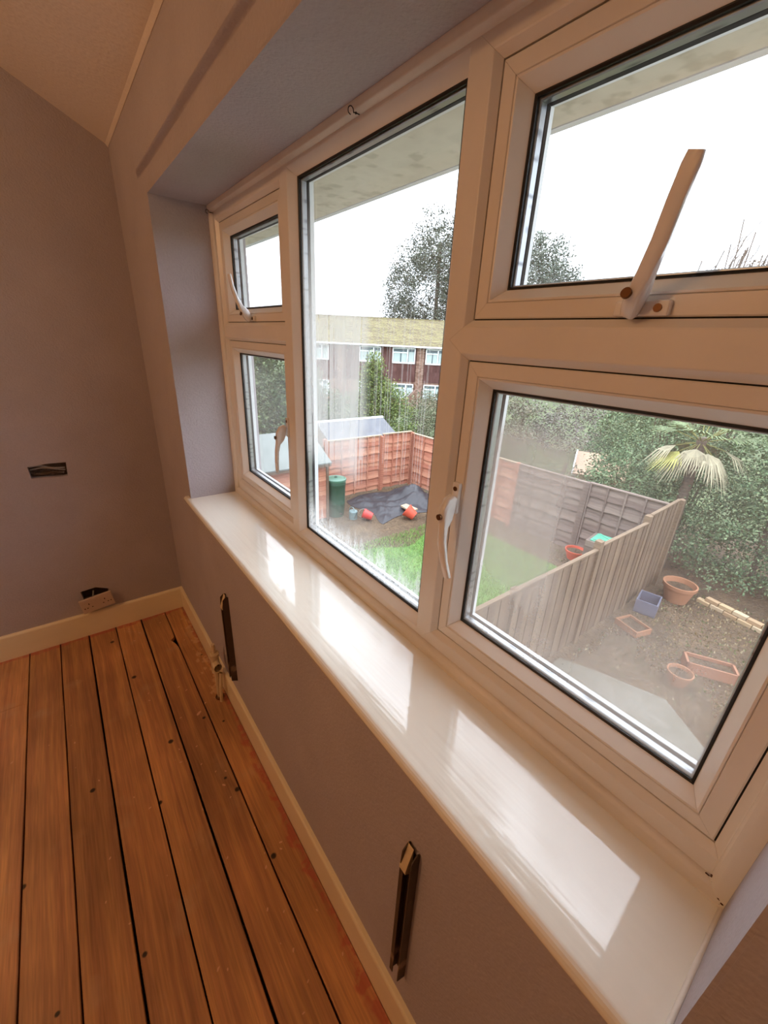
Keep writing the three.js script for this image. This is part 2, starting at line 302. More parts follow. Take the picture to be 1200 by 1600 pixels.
const sheet = (r, z) => { const g = new THREE.PlaneGeometry(r[2] - r[0], r[3] - r[1]); g.translate((r[0] + r[2]) / 2, (r[1] + r[3]) / 2, z); return g; };
// sealed unit: black gasket, two panes, bright spacer bar, outer gasket and the outside of the frame
function glazing(parent, ap, z) {
  mesh('gasket', ring(ap, [0.004, 0.004, 0.004, 0.004], [['o', z - 0.004], ['o', z + 0.0006], [0.0015, z + 0.001], [0.004, z - 0.0006], [0.004, z - 0.004]]), M.rubber, parent);
  mesh('pane', sheet(inset(ap, -0.008), z - 0.0045), M.glass, parent);
  mesh('spacer_bar', ring(ap, [0.006, 0.006, 0.006, 0.006], [['o', z - 0.021], ['o', z - 0.006], [0.006, z - 0.006], [0.0072, z - 0.008], [0.0072, z - 0.019], [0.006, z - 0.021]]), M.spacer, parent);
  mesh('pane', sheet(inset(ap, -0.008), z - 0.023), M.glass, parent);
  mesh('outer_gasket', ring(ap, [0.006, 0.006, 0.006, 0.006], [['o', z - 0.029], ['o', z - 0.0245], [0.005, z - 0.0245], [0.007, z - 0.029]]), M.rubber, parent);
  mesh('outer_rebate', ring(ap, [0.02, 0.02, 0.02, 0.02], [['o', z - 0.044], ['o', z - 0.03], [0.0055, z - 0.03], [0.002, z - 0.044]]), M.outer, parent);
}
const FZ = -0.012, SZ = -0.022;
const frameSec = [['o', -0.092], ['o', FZ], [-0.0115, FZ], [-0.0095, FZ - 0.0008], [0, SZ - 0.001], [0, -0.092]];
const cells = {
  rightLower: [[-0.377, 0.066, 0.150, 0.636], [0.041, 0.0125, 0.031, 0.040]], rightUpper: [[-0.377, 0.698, 0.150, 1.022], [0.031, 0.0125, 0.036, 0.040]],
  leftLower: [[-1.621, 0.066, -1.094, 0.636], [0.041, 0.040, 0.031, 0.0125]], leftUpper: [[-1.621, 0.698, -1.094, 1.022], [0.031, 0.040, 0.036, 0.0125]],
};
for (const [r, o] of Object.values(cells)) {
  const fr = part('frame_surround', win);
  ring(r, o, frameSec).forEach((g, k) => mesh(['frame_rail', 'frame_post', 'frame_rail', 'frame_post'][k], g, M.upvc, fr));
}
const centre = [-1.020, 0.062, -0.451, 1.029];
{
  const fr = part('fixed_light', win);
  ring(centre, [0.037, 0.034, 0.029, 0.034], [['o', -0.076], ['o', FZ], [-0.0205, FZ], [-0.0185, FZ - 0.001], [0, -0.033], [0, -0.076]]).forEach((g, k) => mesh(['glazing_rail', 'glazing_post', 'glazing_rail', 'glazing_post'][k], g, M.upvc, fr));
  glazing(fr, centre, -0.033);
}
const sashes = {};
for (const [k, [r]] of Object.entries(cells)) {
  const s = part('opening_sash', win), q = inset(r, 0.002); sashes[k] = inset(r, 0.044);
  ring(q, [0, 0, 0, 0], [['o', -0.088], ['o', SZ - 0.0018], [0.0018, SZ], [0.0225, SZ], [0.0232, SZ - 0.0012], [0.0232, -0.088]]).forEach((g, i) => mesh(['sash_rail', 'sash_stile', 'sash_rail', 'sash_stile'][i], g, M.upvc, s));
  mesh('glazing_bead', ring(q, [0, 0, 0, 0], [[0.0236, -0.06], [0.0236, SZ - 0.0012], [0.0245, SZ - 0.0004], [0.027, SZ - 0.0012], [0.0426, -0.045], [0.0426, -0.06]]), M.upvc, s);
  mesh('dark_gap_ring', ring(r, [0, 0, 0, 0], [['o', -0.05], ['o', SZ - 0.005], [0.003, SZ - 0.005], [0.003, -0.05]]), M.rubber, s);  // black ring added in the sash gap to give it its dark shade
  glazing(s, sashes[k], -0.045);
}
mesh('frame_core', [box(-0.43, 0.03, -0.07, -0.38, 1.05, -0.025), box(-1.09, 0.03, -0.07, -1.04, 1.05, -0.025), box(-0.38, 0.64, -0.085, 0.15, 0.694, -0.026), box(-1.62, 0.64, -0.085, -1.09, 0.694, -0.026)], M.upvc, win);
{ // beads between the frame and the reveal
  const t = new THREE.Group(); t.name = 'trim_1'; scene.add(t); struct(t, 'painted quadrant beads around the window frame', 'trim');
  const q = (n, a, b, w) => Array.from({ length: n + 1 }, (_, i) => { const f = i / n * Math.PI / 2; return [a * Math.cos(f) ** w, b * Math.sin(f) ** w]; });
  const bot = [...q(8, 0.0125, 0.026, 0.7).map(([d, y]) => [-0.0125 + d, y]), [-0.03, 0.026], [-0.03, 0]];
  mesh('bottom_bead', metres(toCreasedNormals(prism(bot, XL, XR), 0.5)), M.trim, t);
  const side = (x, s) => { const g = prism([...q(8, 0.0125, 0.024, 0.7).map(([d, w]) => [x + s * w, -0.0125 + d]), [x + s * 0.024, -0.03], [x, -0.03]], 0.002, YT, 'y'); return metres(toCreasedNormals(g, 0.5)); };
  mesh('side_bead', side(XL, 1), M.trim, t); mesh('side_bead', side(XR, -1), M.trim, t);
  const top = [...q(8, 0.016, 0.018, 0.8).map(([d, y]) => [-0.0125 + d, YT - y]), [-0.03, YT - 0.018], [-0.03, YT]];
  mesh('top_bead', metres(toCreasedNormals(prism(top, XL, XR), 0.5)), M.trim, t);
  // grime gathered in the near bottom corner
  const sp = []; for (let i = 0; i < 26; i++) { const a = rr(0, 1), g = new THREE.IcosahedronGeometry(rr(0.0008, 0.0024), 0); g.scale(1, rr(0.4, 1), 0.35); g.translate(XR - 0.002 - a * 0.02 - rr(0, 0.006), 0.004 + a * 0.022 + rr(0, 0.008), -0.004 - a * 0.006 + 0.004); sp.push(metres(g)); }
  mesh('grime', sp, std({ color: 0x4a2c18, roughness: 0.95 }), t, { kind: 'stuff', label: 'brown specks of grime in the bottom corner' });
}
// cockspur handles
function handle(label, base, long, lever, screw, wide) {
  const h = part('window_handle', win); h.userData.label = label;
  const [bx, by] = base, hx = long === 'x' ? 0.031 : 0.0085, hy = long === 'x' ? 0.0085 : 0.031;
  mesh('base_plate', rbox(bx - hx, by - hy, SZ - 0.001, bx + hx, by + hy, SZ + 0.0085, 0.0025), M.white, h);
  mesh('base_screw', [metres(new THREE.CylinderGeometry(0.0045, 0.0045, 0.002, 16).rotateX(Math.PI / 2).translate(bx + (long === 'x' ? 0.019 : 0), by + (long === 'x' ? 0 : 0.019), SZ + 0.009))], M.brass, h);
  mesh('lever', loft(lever), M.white, h);
  const g = new THREE.CylinderGeometry(0.0058, 0.0058, 0.004, 20).rotateX(Math.PI / 2);
  g.lookAt(new THREE.Vector3(...screw[1])); g.translate(...screw[0]); mesh('lock_button', metres(g), M.brass, h);
}
{
  // along: points of the middle line; each with half width (along side) and half depth
  const L = (pts, side) => pts.map(([x, y, z, w, d], i) => {
    const p = pts[Math.max(0, i - 1)], q = pts[Math.min(pts.length - 1, i + 1)], t = new THREE.Vector3(q[0] - p[0], q[1] - p[1], q[2] - p[2]).normalize();
    const s = new THREE.Vector3(...side); s.addScaledVector(t, -s.dot(t)).normalize(); const n = new THREE.Vector3().crossVectors(t, s);
    return { c: [x, y, z], u: s.clone().multiplyScalar(w).toArray(), v: n.multiplyScalar(d).toArray() };
  });
  const up = (bx, dx) => L([[bx - 0.1 * dx, 0.702, -0.010, 0.0085, 0.0075], [bx, 0.712, -0.004, 0.0095, 0.012], [bx + 0.15 * dx, 0.726, 0.004, 0.0095, 0.013], [bx + 0.35 * dx, 0.742, 0.016, 0.009, 0.0075], [bx + 0.6 * dx, 0.768, 0.028, 0.0088, 0.005], [bx + 0.8 * dx, 0.80, 0.037, 0.0088, 0.0045], [bx + 0.95 * dx, 0.825, 0.041, 0.0088, 0.0042], [bx + dx, 0.834, 0.0425, 0.0075, 0.0035]], [1, -0.35 * Math.sign(dx), 0]);
  handle('white lever handle pointing up on the near top sash', [-0.113, 0.709], 'x', up(-0.118, 0.044), [[-0.118, 0.722, 0.0185], [0, 0.3, 1]]);
  handle('white lever handle pointing up on the far top sash', [-1.358, 0.709], 'x', up(-1.353, -0.012), [[-1.354, 0.722, 0.0185], [0, 0.3, 1]]);
  const down = (x, s) => L([[x, 0.392, -0.008, 0.0085, 0.006], [x, 0.385, 0.0, 0.009, 0.012], [x + s * 0.001, 0.37, 0.006, 0.009, 0.016], [x + s * 0.003, 0.352, 0.010, 0.0088, 0.0135], [x + s * 0.005, 0.336, 0.016, 0.0086, 0.0065], [x + s * 0.009, 0.31, 0.0195, 0.0084, 0.005], [x + s * 0.018, 0.27, 0.018, 0.0082, 0.0045], [x + s * 0.028, 0.236, 0.0135, 0.0078, 0.004]], [1, 0, 0]);
  handle('white lever handle hanging down on the near lower sash', [-0.364, 0.388], 'y', down(-0.362, 1), [[-0.361, 0.358, 0.026], [0, 0, 1]]);
  handle('white lever handle hanging down on the far lower sash', [-1.107, 0.388], 'y', down(-1.109, -1), [[-1.110, 0.358, 0.026], [0, 0, 1]]);
}
// condensation: a thin film of fine droplets on the room side of the glass, and run-down streaks
function film(ap, z, fn, parentName, n = [512, 768], op = 0.29, tr = 0.72) {
  const t = tex(n[0], n[1], (u, v) => Math.max(0, Math.min(1, fn(u, v))), false, THREE.ClampToEdgeWrapping);
  const m = phys({ color: 0xf4f6f5, roughness: 1, transmission: tr, thickness: 0, transparent: true, opacity: op, alphaMap: t, side: THREE.DoubleSide });
  mesh('condensation', sheet(ap, z), m, win, { label: parentName });
}
const streaks = (u, v, n, k, s = 0) => { const c = Math.floor(u * n), f = u * n - c, h = hash(c + s, k), w = 0.10 + 0.22 * hash(c + s, k + 1), x = 0.5 + 0.25 * Math.sin(v * 9 + h * 20) * 0.5; const top = hash(c + s, k + 2), len = 0.25 + 0.7 * hash(c + s, k + 3); return h > 0.35 && Math.abs(f - x) < w && v < top && v > top - len ? 1 : 0; };
const drops = (u, v, n, k, den) => { const a = Math.floor(u * n), b = Math.floor(v * n), h = hash(a + k, b); if (h > den) return 0; const dx = u * n - a - 0.5, dy = v * n - b - 0.5; return dx * dx + dy * dy < 0.05 + 0.16 * hash(a, b + k) ? 1 : 0; };
{
  const c = centre;
  // thick mist down the far side of the fixed light, wiped through by runs of water; loose drops along the bottom
  const mist = (u, v) => {
    const far = 1 - step(0.50, 0.60, u + 0.05 * (fbm(u * 6, v * 9, 3) - 0.5)), high = step(0.98, 0.62, v) , low = step(0.22, 0.34, v);
    let a = far * low * high * (0.62 + 0.5 * fbm(u * 24, v * 5, 3));
    a *= 1 - 0.75 * streaks(u, v, 42, 5) ;
    const rightRun = step(0.52, 0.62, u) * step(0.28, 0.36, v) * (1 - step(0.62, 0.8, v)) * 0.22 * streaks(u, v, 64, 11, 40);
    const base = (1 - step(0.02, 0.26, v + 0.05 * fbm(u * 8, 3, 2))) * (0.35 + 0.5 * fbm(u * 60, v * 50, 3));
    const foot = (1 - step(0.035, 0.11, v + (fbm(u * 30, 1, 3) - 0.5) * 0.09)) * (drops(u, v * 1.7, 90, 3, 0.4) ? 0.1 : 1);
    return Math.max(a, rightRun, base * 0.5, foot);
  };
  film(c, -0.0368, mist, 'misted condensation with water runs on the fixed light');
  film(c, -0.0372, (u, v) => mist(u, v) * (0.8 + 0.4 * fbm(u * 14, v * 14, 3)), 'second layer of condensation on the fixed light');
  film(c, -0.0376, (u, v) => mist(u, v) * (0.7 + 0.5 * fbm(u * 20 + 7, v * 9, 3)), 'third layer of condensation on the fixed light');
  const rl = sashes.rightLower;
  const haze = (u, v) => {
    const brown = step(0.02, 0.06, u) * (1 - step(0.30, 0.46, u)) * step(0.14, 0.42, v) * (1 - step(0.80, 0.93, v));
    const foot = (1 - step(0.08, 0.36, v + 0.22 * (fbm(u * 3, v * 3, 2) - 0.5)));
    const band = step(0.5, 0.7, u) * (1 - step(0.30, 0.55, v));
    let a = 0.27 + 0.95 * brown + 0.62 * foot + 0.55 * band;
    a *= 0.72 + 0.5 * fbm(u * 10, v * 8, 4); a *= 0.82 + 0.36 * fbm(u * 70 + 4 * fbm(u * 5, v * 5, 2), v * 4, 3);
    a += 0.10 * (drops(u, v, 150, 9, 0.3));
    return a;
  };
  film(rl, -0.0488, haze, 'misted condensation on the near lower sash', [512, 512], 0.29, 0.14);
  film(rl, -0.0492, (u, v) => haze(u, v) * 0.85 * (0.75 + 0.5 * fbm(u * 18 + 9, v * 18, 3)), 'second layer of condensation on the near lower sash', [512, 512], 0.29, 0.14);
  film(rl, -0.0496, (u, v) => Math.min(1, 1.4 * step(0.02, 0.06, u) * (1 - step(0.30, 0.46, u + 0.1 * (fbm(u * 5, v * 5, 3) - 0.5))) * step(0.14, 0.42, v) * (1 - step(0.80, 0.93, v)) * (0.6 + 0.6 * fbm(u * 30, v * 24, 3))), 'thickest patch of condensation on the near lower sash', [512, 512], 0.29, 0.12);
  film(sashes.rightUpper, -0.0488, (u, v) => 0.05 + 0.5 * Math.max(0, fbm(u * 7, v * 9, 4) - 0.56) + 0.35 * (1 - step(0.02, 0.1, v)) * fbm(u * 40, v * 20, 3), 'faint smears of damp on the near top sash', [256, 256]);
  film(sashes.leftLower, -0.0488, (u, v) => 0.16 + 0.25 * fbm(u * 6, v * 12, 3) * step(0.1, 0.6, v), 'faint condensation on the far lower sash', [256, 256]);
  film(sashes.leftUpper, -0.0488, (u, v) => 0.04 + 0.5 * Math.max(0, fbm(u * 8, v * 6, 4) - 0.58), 'faint smears of damp on the far top sash', [256, 256]);
}
// ---------------------------------------------------------------- small indoor things
for (const [x, y, l] of [[-0.708, 1.0535, 'small black cup hook under the bead above the fixed light'], [-1.628, 1.048, 'small dark cup hook at the far top corner of the window']]) {
  const h = thing('cup_hook', l, 'hook', [x, y, 0.0], 'curtain hooks over the window'); h.scale.setScalar(0.7);
  mesh('shank', tube([[0, 0, -0.012], [0, 0, 0.003], [0, -0.001, 0.007]], 0.0013, 10, 8), M.rubber, h);
  mesh('curl', tube([[0, -0.001, 0.007], [0.002, 0.006, 0.010], [0.002, 0.010, 0.017], [0, 0.006, 0.023], [-0.002, -0.003, 0.022], [-0.002, -0.007, 0.015]], 0.0013, 24, 8), M.rubber, h);
  mesh('collar', metres(new THREE.CylinderGeometry(0.003, 0.003, 0.0015, 12).rotateX(Math.PI / 2).translate(0, 0, -0.0005)), M.rubber, h);
}
function bracket(label, x, y0, y1, w, proud, torn) {
  const b = thing('radiator_bracket', label, 'bracket', [x, y0, ZW], 'old radiator brackets under the sill');
  const h = y1 - y0, hw = w / 2, t = 0.0022;
  mesh('back_plate', box(-hw, 0.002, 0, hw, h - 0.02, t), M.steel, b);
  for (const s of [-1, 1]) mesh('flange', prism([[0, 0], [proud, 0.012], [proud, h - 0.05], [proud * 0.9, h - 0.012], [proud * 0.3, h], [0, h - 0.004]], s * hw - t / 2, s * hw + t / 2), M.steel, b);
  mesh('front_lip', box(-hw, 0.012, proud - t, -hw + w * 0.32, h - 0.05, proud), M.steel, b);
  for (const f of [0.16, 0.84]) mesh('fixing_screw', metres(new THREE.CylinderGeometry(0.004, 0.004, 0.004, 10).rotateX(Math.PI / 2).translate(0, h * f, t + 0.001)), M.brass, b);
  mesh('painted_end', prism([[proud * 0.2, h - 0.075], [proud + 0.0006, h - 0.06], [proud + 0.0006, h - 0.05], [proud * 0.3, h + 0.0006]], -hw - 0.0018, hw * 0.2), M.cream, b, { label: 'cream paint over the bracket end' });
}
bracket('dark steel radiator bracket on the wall under the near half of the sill', -0.178, -0.665, -0.205, 0.026, 0.022);
bracket('dark steel radiator bracket on the wall beside the radiator valve', -1.275, -0.69, -0.27, 0.03, 0.024);
{
  const v = thing('radiator_valve', 'cream painted radiator valve and pipe rising beside the skirting', 'valve', [-1.425, YF, 0.234]); v.scale.set(1.25, 1.5, 1.25);
  mesh('riser_pipe', tube([[0, -0.02, 0], [0, 0.05, 0], [0.002, 0.105, 0]], 0.0082, 10, 14), M.cream, v);
  mesh('riser_pipe', tube([[0.022, -0.02, 0.002], [0.02, 0.05, -0.004], [0.012, 0.1, -0.012]], 0.006, 10, 12), M.cream, v);
  mesh('compression_nut', metres(new THREE.CylinderGeometry(0.015, 0.015, 0.018, 6).translate(0.002, 0.112, 0)), M.cream, v);
  mesh('valve_body', lathe([[0, 0.118], [0.013, 0.118], [0.0145, 0.13], [0.0135, 0.158], [0.016, 0.162], [0.0165, 0.172], [0.011, 0.176], [0, 0.176]]).translate(0.002, 0, 0), M.cream, v);
  mesh('outlet', metres(new THREE.CylinderGeometry(0.0125, 0.0135, 0.03, 18, 1, true).rotateZ(Math.PI / 2).translate(0.024, 0.140, 0)), M.cream, v);
  mesh('outlet_mouth', metres(new THREE.CylinderGeometry(0.0105, 0.0105, 0.004, 18).rotateZ(Math.PI / 2).translate(0.014, 0.140, 0)), M.brass, v, { label: 'brass seat inside the open mouth of the valve' });
  mesh('spindle', cyl(0.0075, 0.006, 0.03, 0.002, 0.175, 0, 14), M.cream, v);
  mesh('floor_collar', [metres(new THREE.TorusGeometry(0.0115, 0.004, 8, 20).rotateX(Math.PI / 2).translate(0, 0.003, 0))], M.brass, v);
}
{ // double socket hanging loose off its box, tipped forward
  const s = thing('double_socket', 'ivory double socket hanging loose just above the end skirting', 'socket', [XE + 0.035, -0.7, 0.6075]);
  s.rotation.set(0.13, 0.0, -0.10);
  const pl = mesh('face_plate', rbox(-0.005, -0.0435, -0.073, 0.005, 0.0435, 0.073, 0.003), M.ivory, s);
  mesh('plate_back', box(-0.012, -0.034, -0.062, -0.004, 0.034, 0.062), M.ivory, s);
  for (const z of [-0.036, 0.036]) {
    mesh('pin_hole', box(0.0046, 0.006, z - 0.002, 0.0054, 0.0145, z + 0.002), M.dark, s);
    for (const d of [-0.011, 0.011]) mesh('pin_hole', box(0.0046, -0.014, z + d - 0.0032, 0.0054, -0.010, z + d + 0.0032), M.dark, s);
  }
  for (const z of [-0.009, 0.009]) mesh('rocker_switch', rbox(0.004, 0.014, z - 0.006, 0.0072, 0.032, z + 0.006, 0.001), M.ivory, s);
  for (const z of [-0.060, 0.060]) mesh('plate_screw', metres(new THREE.CylinderGeometry(0.0032, 0.0032, 0.0012, 12).rotateZ(Math.PI / 2).translate(0.0053, -0.012, z)), M.brass, s);
  mesh('cable', tube([[-0.01, 0.0, 0.0], [-0.035, 0.01, 0.01], [-0.06, 0.04, 0.0]], 0.004, 12, 8), M.cable, s);
}
{ // pendant lamp in the middle of the room: it lights the walls and shows in the panes
  const L = [-0.83, 1.43, 2.44], cy = YC + (1.1 - ZW) * 0.5;
  const p = thing('pendant_lamp', 'bare globe bulb hanging on a flex from the ceiling', 'lamp', L);
  mesh('ceiling_rose', lathe([[0, 0], [0.045, 0], [0.045, -0.012], [0.02, -0.03], [0, -0.03]]).translate(0, cy - L[1], 0), M.white, p);
  mesh('flex', tube([[0, cy - L[1] - 0.03, 0], [0.002, 0.25, 0], [0, 0.11, 0]], 0.003, 8, 6), M.white, p);
  mesh('lamp_holder', lathe([[0, 0.12], [0.012, 0.12], [0.02, 0.10], [0.02, 0.055], [0, 0.055]]), M.white, p);
  mesh('bulb', metres(new THREE.SphereGeometry(0.055, 32, 20)), std({ color: 0xfff0d8, emissive: new THREE.Color(1, 0.62, 0.16), emissiveIntensity: 25, roughness: 0.3 }), p);
  const l = new THREE.PointLight(new THREE.Color(1, 0.52, 0.25), 2.2); l.position.set(0, 0, 0); l.castShadow = true; l.shadow.radius = 2.5; l.shadow.mapSize.set(2048, 2048); l.shadow.bias = -0.0005; p.add(l);
}
// ---------------------------------------------------------------- outdoors: materials
const OUTDOOR_DIM = 0.87; // darkens the textured outdoor colours evenly to offset the over-bright sky
const grain = (r, g, b, k) => tex(256, 256, (u, v) => { const n = (fbm(u * 4, v * 60, 4, 4) - 0.5) * k + (fbm(u * 5, v * 5, 3, 5) - 0.5) * k * 0.4; return [(r + n) * OUTDOOR_DIM, (g + n * 0.9) * OUTDOOR_DIM, (b + n * 0.8) * OUTDOOR_DIM]; });
const woodRed = [grain(196, 132, 106, 60), grain(184, 118, 94, 66), grain(206, 146, 118, 56)].map((m) => std({ map: m, roughness: 0.85 }));
const woodGrey = [grain(136, 118, 110, 46), grain(124, 106, 98, 50), grain(146, 128, 118, 44)].map((m) => std({ map: m, roughness: 0.9 }));
const woodTan = [grain(122, 100, 80, 50), grain(112, 90, 72, 54), grain(132, 110, 88, 46)].map((m) => std({ map: m, roughness: 0.9 }));
const woodPale = [std({ map: grain(190, 168, 140, 40), roughness: 0.9 })];
const ground = (f, s = 3) => tex(512, 512, (u, v) => f(fbm(u * 6, v * 6, 4, 6), fbm(u * 48, v * 48, 4, 48), hash(u * 512, v * 512)).map((q) => q * OUTDOOR_DIM));
const gb = tex(256, 256, (u, v) => fbm(u * 32, v * 32, 4, 32), false);
const soil = std({ map: rep(ground((a, b, c) => [92 + a * 40 + b * 36 - 30, 76 + a * 34 + b * 32 - 28, 58 + a * 26 + b * 26 - 24]), 0.5), roughness: 1, bumpMap: rep(gb, 1.2), bumpScale: 0.05 });
const grassM = std({ map: rep(ground((a, b, c) => [84 + a * 40 + b * 34 - 24, 128 + a * 36 + b * 36 - 24, 52 + a * 26 + b * 20 - 16]), 0.5), roughness: 1, bumpMap: rep(gb, 1.5), bumpScale: 0.04 });
const concrete = std({ map: rep(ground((a, b) => [116 + (a - 0.5) * 36 + (b - 0.5) * 16, 112 + (a - 0.5) * 36 + (b - 0.5) * 16, 100 + (a - 0.5) * 44 + (b - 0.5) * 16]), 0.4), roughness: 0.7 });
const field = std({ map: rep(ground((a, b) => [84 + a * 50 - 20, 94 + a * 44 - 20 + b * 10, 64 + a * 34 - 16]), 0.15), roughness: 1 });
const terra = [std({ color: 0x92654e, roughness: 0.85 }), std({ color: 0x96684c, roughness: 0.85 }), std({ color: 0xb84a34, roughness: 0.6 })];
// ---------------------------------------------------------------- this house outside
{
  const s = new THREE.Group(); s.name = 'eaves_soffit'; scene.add(s); s.userData = { label: 'stained cream soffit under the eaves above the window', category: 'soffit', kind: 'structure' };
  const sm_ = std({ map: tex(512, 256, (u, v) => { const n = fbm(u * 10, v * 10, 5, 10), m = fbm(u * 22 + 3, v * 22, 4, 22), st = step(0.58, 0.78, m) * 20; return [222 - 40 * Math.abs(n - 0.5) - st, 214 - 42 * Math.abs(n - 0.5) - st, 196 - 42 * Math.abs(n - 0.5) - st * 1.1]; }), roughness: 0.9 });
  for (const [a, b] of [[-7.2, -4.4], [-4.397, -1.62], [-1.617, 1.2], [1.203, 4]]) mesh('soffit_board', box(a, 1.13, -0.478, b, 1.142, -0.12), sm_, s);
  mesh('fascia', box(-7.2, 1.128, -0.50, 4, 1.33, -0.479), M.outer, s);
  const r = mesh('eaves_roof', prism([[-0.56, 1.30], [0.2, 1.55], [0.2, 1.62], [-0.56, 1.37]], -7.2, 4), std({ color: 0x5a4c44, roughness: 0.9 }), s);
  const gut = []; for (let i = 0; i <= 10; i++) { const t = Math.PI + i / 10 * Math.PI; gut.push([-0.555 + 0.05 * Math.cos(t), 1.32 + 0.05 * Math.sin(t)]); } for (let i = 10; i >= 0; i--) { const t = Math.PI + i / 10 * Math.PI; gut.push([-0.555 + 0.046 * Math.cos(t), 1.32 + 0.046 * Math.sin(t)]); }
  mesh('gutter', prism(gut, -7.2, 4), std({ color: 0x2c2c2e, roughness: 0.5 }), s);
}
// ---------------------------------------------------------------- ground
{
  const g = (name, pts, y, m, label, cat) => { const s = new THREE.Shape(pts.map((p) => new THREE.Vector2(p[0], -p[1]))), e = new THREE.ExtrudeGeometry(s, { depth: 0.06, bevelEnabled: false }); e.rotateX(-Math.PI / 2); e.translate(0, y - 0.06, 0); e.computeVertexNormals(); const o = mesh(name, metres(e), m); o.userData = { label, category: cat, kind: 'structure' }; return o; };
  g('ground', [[-140, 5], [60, 5], [60, -140], [-140, -140]], GY - 0.14, field, 'rough ground running off beyond the gardens', 'ground');
  g('garden_soil', [[-9.1, 0], [6, 0], [6, -12], [-9.1, -12]], GY, soil, 'bare brown soil of the gardens', 'ground');
  const cv = []; for (let i = 0; i <= 24; i++) { const t = i / 24; cv.push([-6.35 + 0.9 * Math.sin(t * 2.2) - 0.9 * t * t + 0.1 * Math.sin(t * 17), -3.1 - t * 3.6]); }
  g('lawn', [...cv, [-2.15, -6.75], [-2.1, -2.4], [-6.6, -2.4]], GY + 0.035, grassM, 'bright green lawn of the left garden', 'lawn');
  g('patio', [[-7.6, 0], [-2.06, 0], [-2.06, -2.4], [-7.6, -2.4]], GY + 0.03, concrete, 'grey concrete patio beside the lawn', 'patio');
  g('patio', [[-1.9, 0], [5, 0], [5, -3.9], [-0.1, -4.35], [-0.7, -4.8], [-1.45, -4.55], [-1.9, -4.35]], GY + 0.035, concrete, 'grey concrete patio below the near lower sash', 'patio');
}
// grass blades on the lawn: nobody could count them
function scatter(name, label, category, n, place, size, cols, parent) {
  const g = new THREE.BufferGeometry();
  g.setAttribute('position', new THREE.Float32BufferAttribute([-0.5, 0, 0, 0.5, 0, 0, 0.15, 1, 0.25, -0.5, 0, 0, 0.15, 1, 0.25, -0.12, 0.9, 0.22], 3)); g.computeVertexNormals();
  const o = new THREE.InstancedMesh(g, std({ roughness: 0.9, side: THREE.DoubleSide }), n); o.name = parent ? name : numbered(name); o.castShadow = o.receiveShadow = true;
  const m = new THREE.Matrix4(), q = new THREE.Quaternion(), e = new THREE.Euler(), c = new THREE.Color();
  for (let i = 0; i < n; i++) { const p = place(); q.setFromEuler(e.set(rr(-0.4, 0.4), rr(0, 6.28), rr(-0.4, 0.4))); m.compose(new THREE.Vector3(...p), q, new THREE.Vector3(size[0] * rr(0.7, 1.3), size[1] * rr(0.5, 1.3), size[1])); o.setMatrixAt(i, m); const k = cols[Math.floor(rnd() * cols.length)], f = rr(0.6, 0.92); o.setColorAt(i, c.setRGB(k[0] * f, k[1] * f, k[2] * f)); }
  o.userData = parent ? { kind: 'stuff' } : { label, category, kind: 'stuff' }; (parent ?? scene).add(o); return o;
}
scatter('grass', 'short green grass blades growing on the lawn', 'grass', 26000, () => { const z = rr(-6.7, -2.45), t = (-3.1 - z) / 3.6; return [rr(-6.1 - (t > 0 ? 0.2 : 0.3), -2.2), GY + 0.03, z]; }, [0.012, 0.055], [[0.16, 0.32, 0.06], [0.22, 0.40, 0.08], [0.12, 0.24, 0.05], [0.30, 0.42, 0.12]]);
scatter('ground_litter', 'fallen leaves and weeds strewn over the bare soil', 'leaf litter', 5000, () => { const r = rnd() < 0.75; return r ? [rr(-1.85, 1.2), GY, rr(-8.2, -4.5)] : [rr(-8.9, -2.2), GY, rr(-7.5, -6.6)]; }, [0.03, 0.03], [[0.22, 0.15, 0.07], [0.32, 0.24, 0.12], [0.12, 0.16, 0.05], [0.40, 0.33, 0.2]]);
// ---------------------------------------------------------------- fences
const slatG = {}; // shared shapes
function slat(w, h, wavy) {
  const k = `${w.toFixed(2)}_${wavy}`; if (slatG[k]) return slatG[k];
  const n = 8, p = []; for (let i = 0; i <= n; i++) p.push([-w / 2 + w * i / n, -h / 2 + 0.012 * Math.sin(i * 1.7 + wavy * 2.1)]); p.push([w / 2, h / 2], [-w / 2, h / 2]);
  return slatG[k] = prism(p, -0.005, 0.005, 'z');
}
function lapPanel(fence, A, B, h, mats, up = 0.05, side = 1) {
  const p = part('fence_panel', fence), len = Math.hypot(B[0] - A[0], B[1] - A[1]) - 0.09;
  p.position.set((A[0] + B[0]) / 2, GY + up, (A[1] + B[1]) / 2); p.rotation.y = Math.atan2(-(B[1] - A[1]), B[0] - A[0]);
  const n = Math.round(h / 0.125), st = (h - 0.06) / n;
  for (let i = 0; i < n; i++) { const o = mesh('slat', slat(len, st + 0.03, i % 4), mats[(i * 7 + Math.floor(len * 10)) % mats.length], p); o.position.set(0, 0.02 + st * (i + 0.5), 0.009 * (i % 2 ? 1 : -1)); o.rotation.x = -0.19; }
  const nb = Math.max(2, Math.round(len / 0.4));
  for (let i = 0; i <= nb; i++) for (const s of [-1, 1]) { const x = -len / 2 + 0.02 + (len - 0.04) * i / nb; mesh('batten', box(x - 0.016, 0, s * 0.026 - 0.009, x + 0.016, h - 0.03, s * 0.026 + 0.009), mats[i % mats.length], p); }
  mesh('capping_rail', rbox(-len / 2 - 0.01, h - 0.035, -0.035, len / 2 + 0.01, h - 0.005, 0.035, 0.006), mats[0] === woodRed[0] ? woodPale[0] : mats[2], p);
}
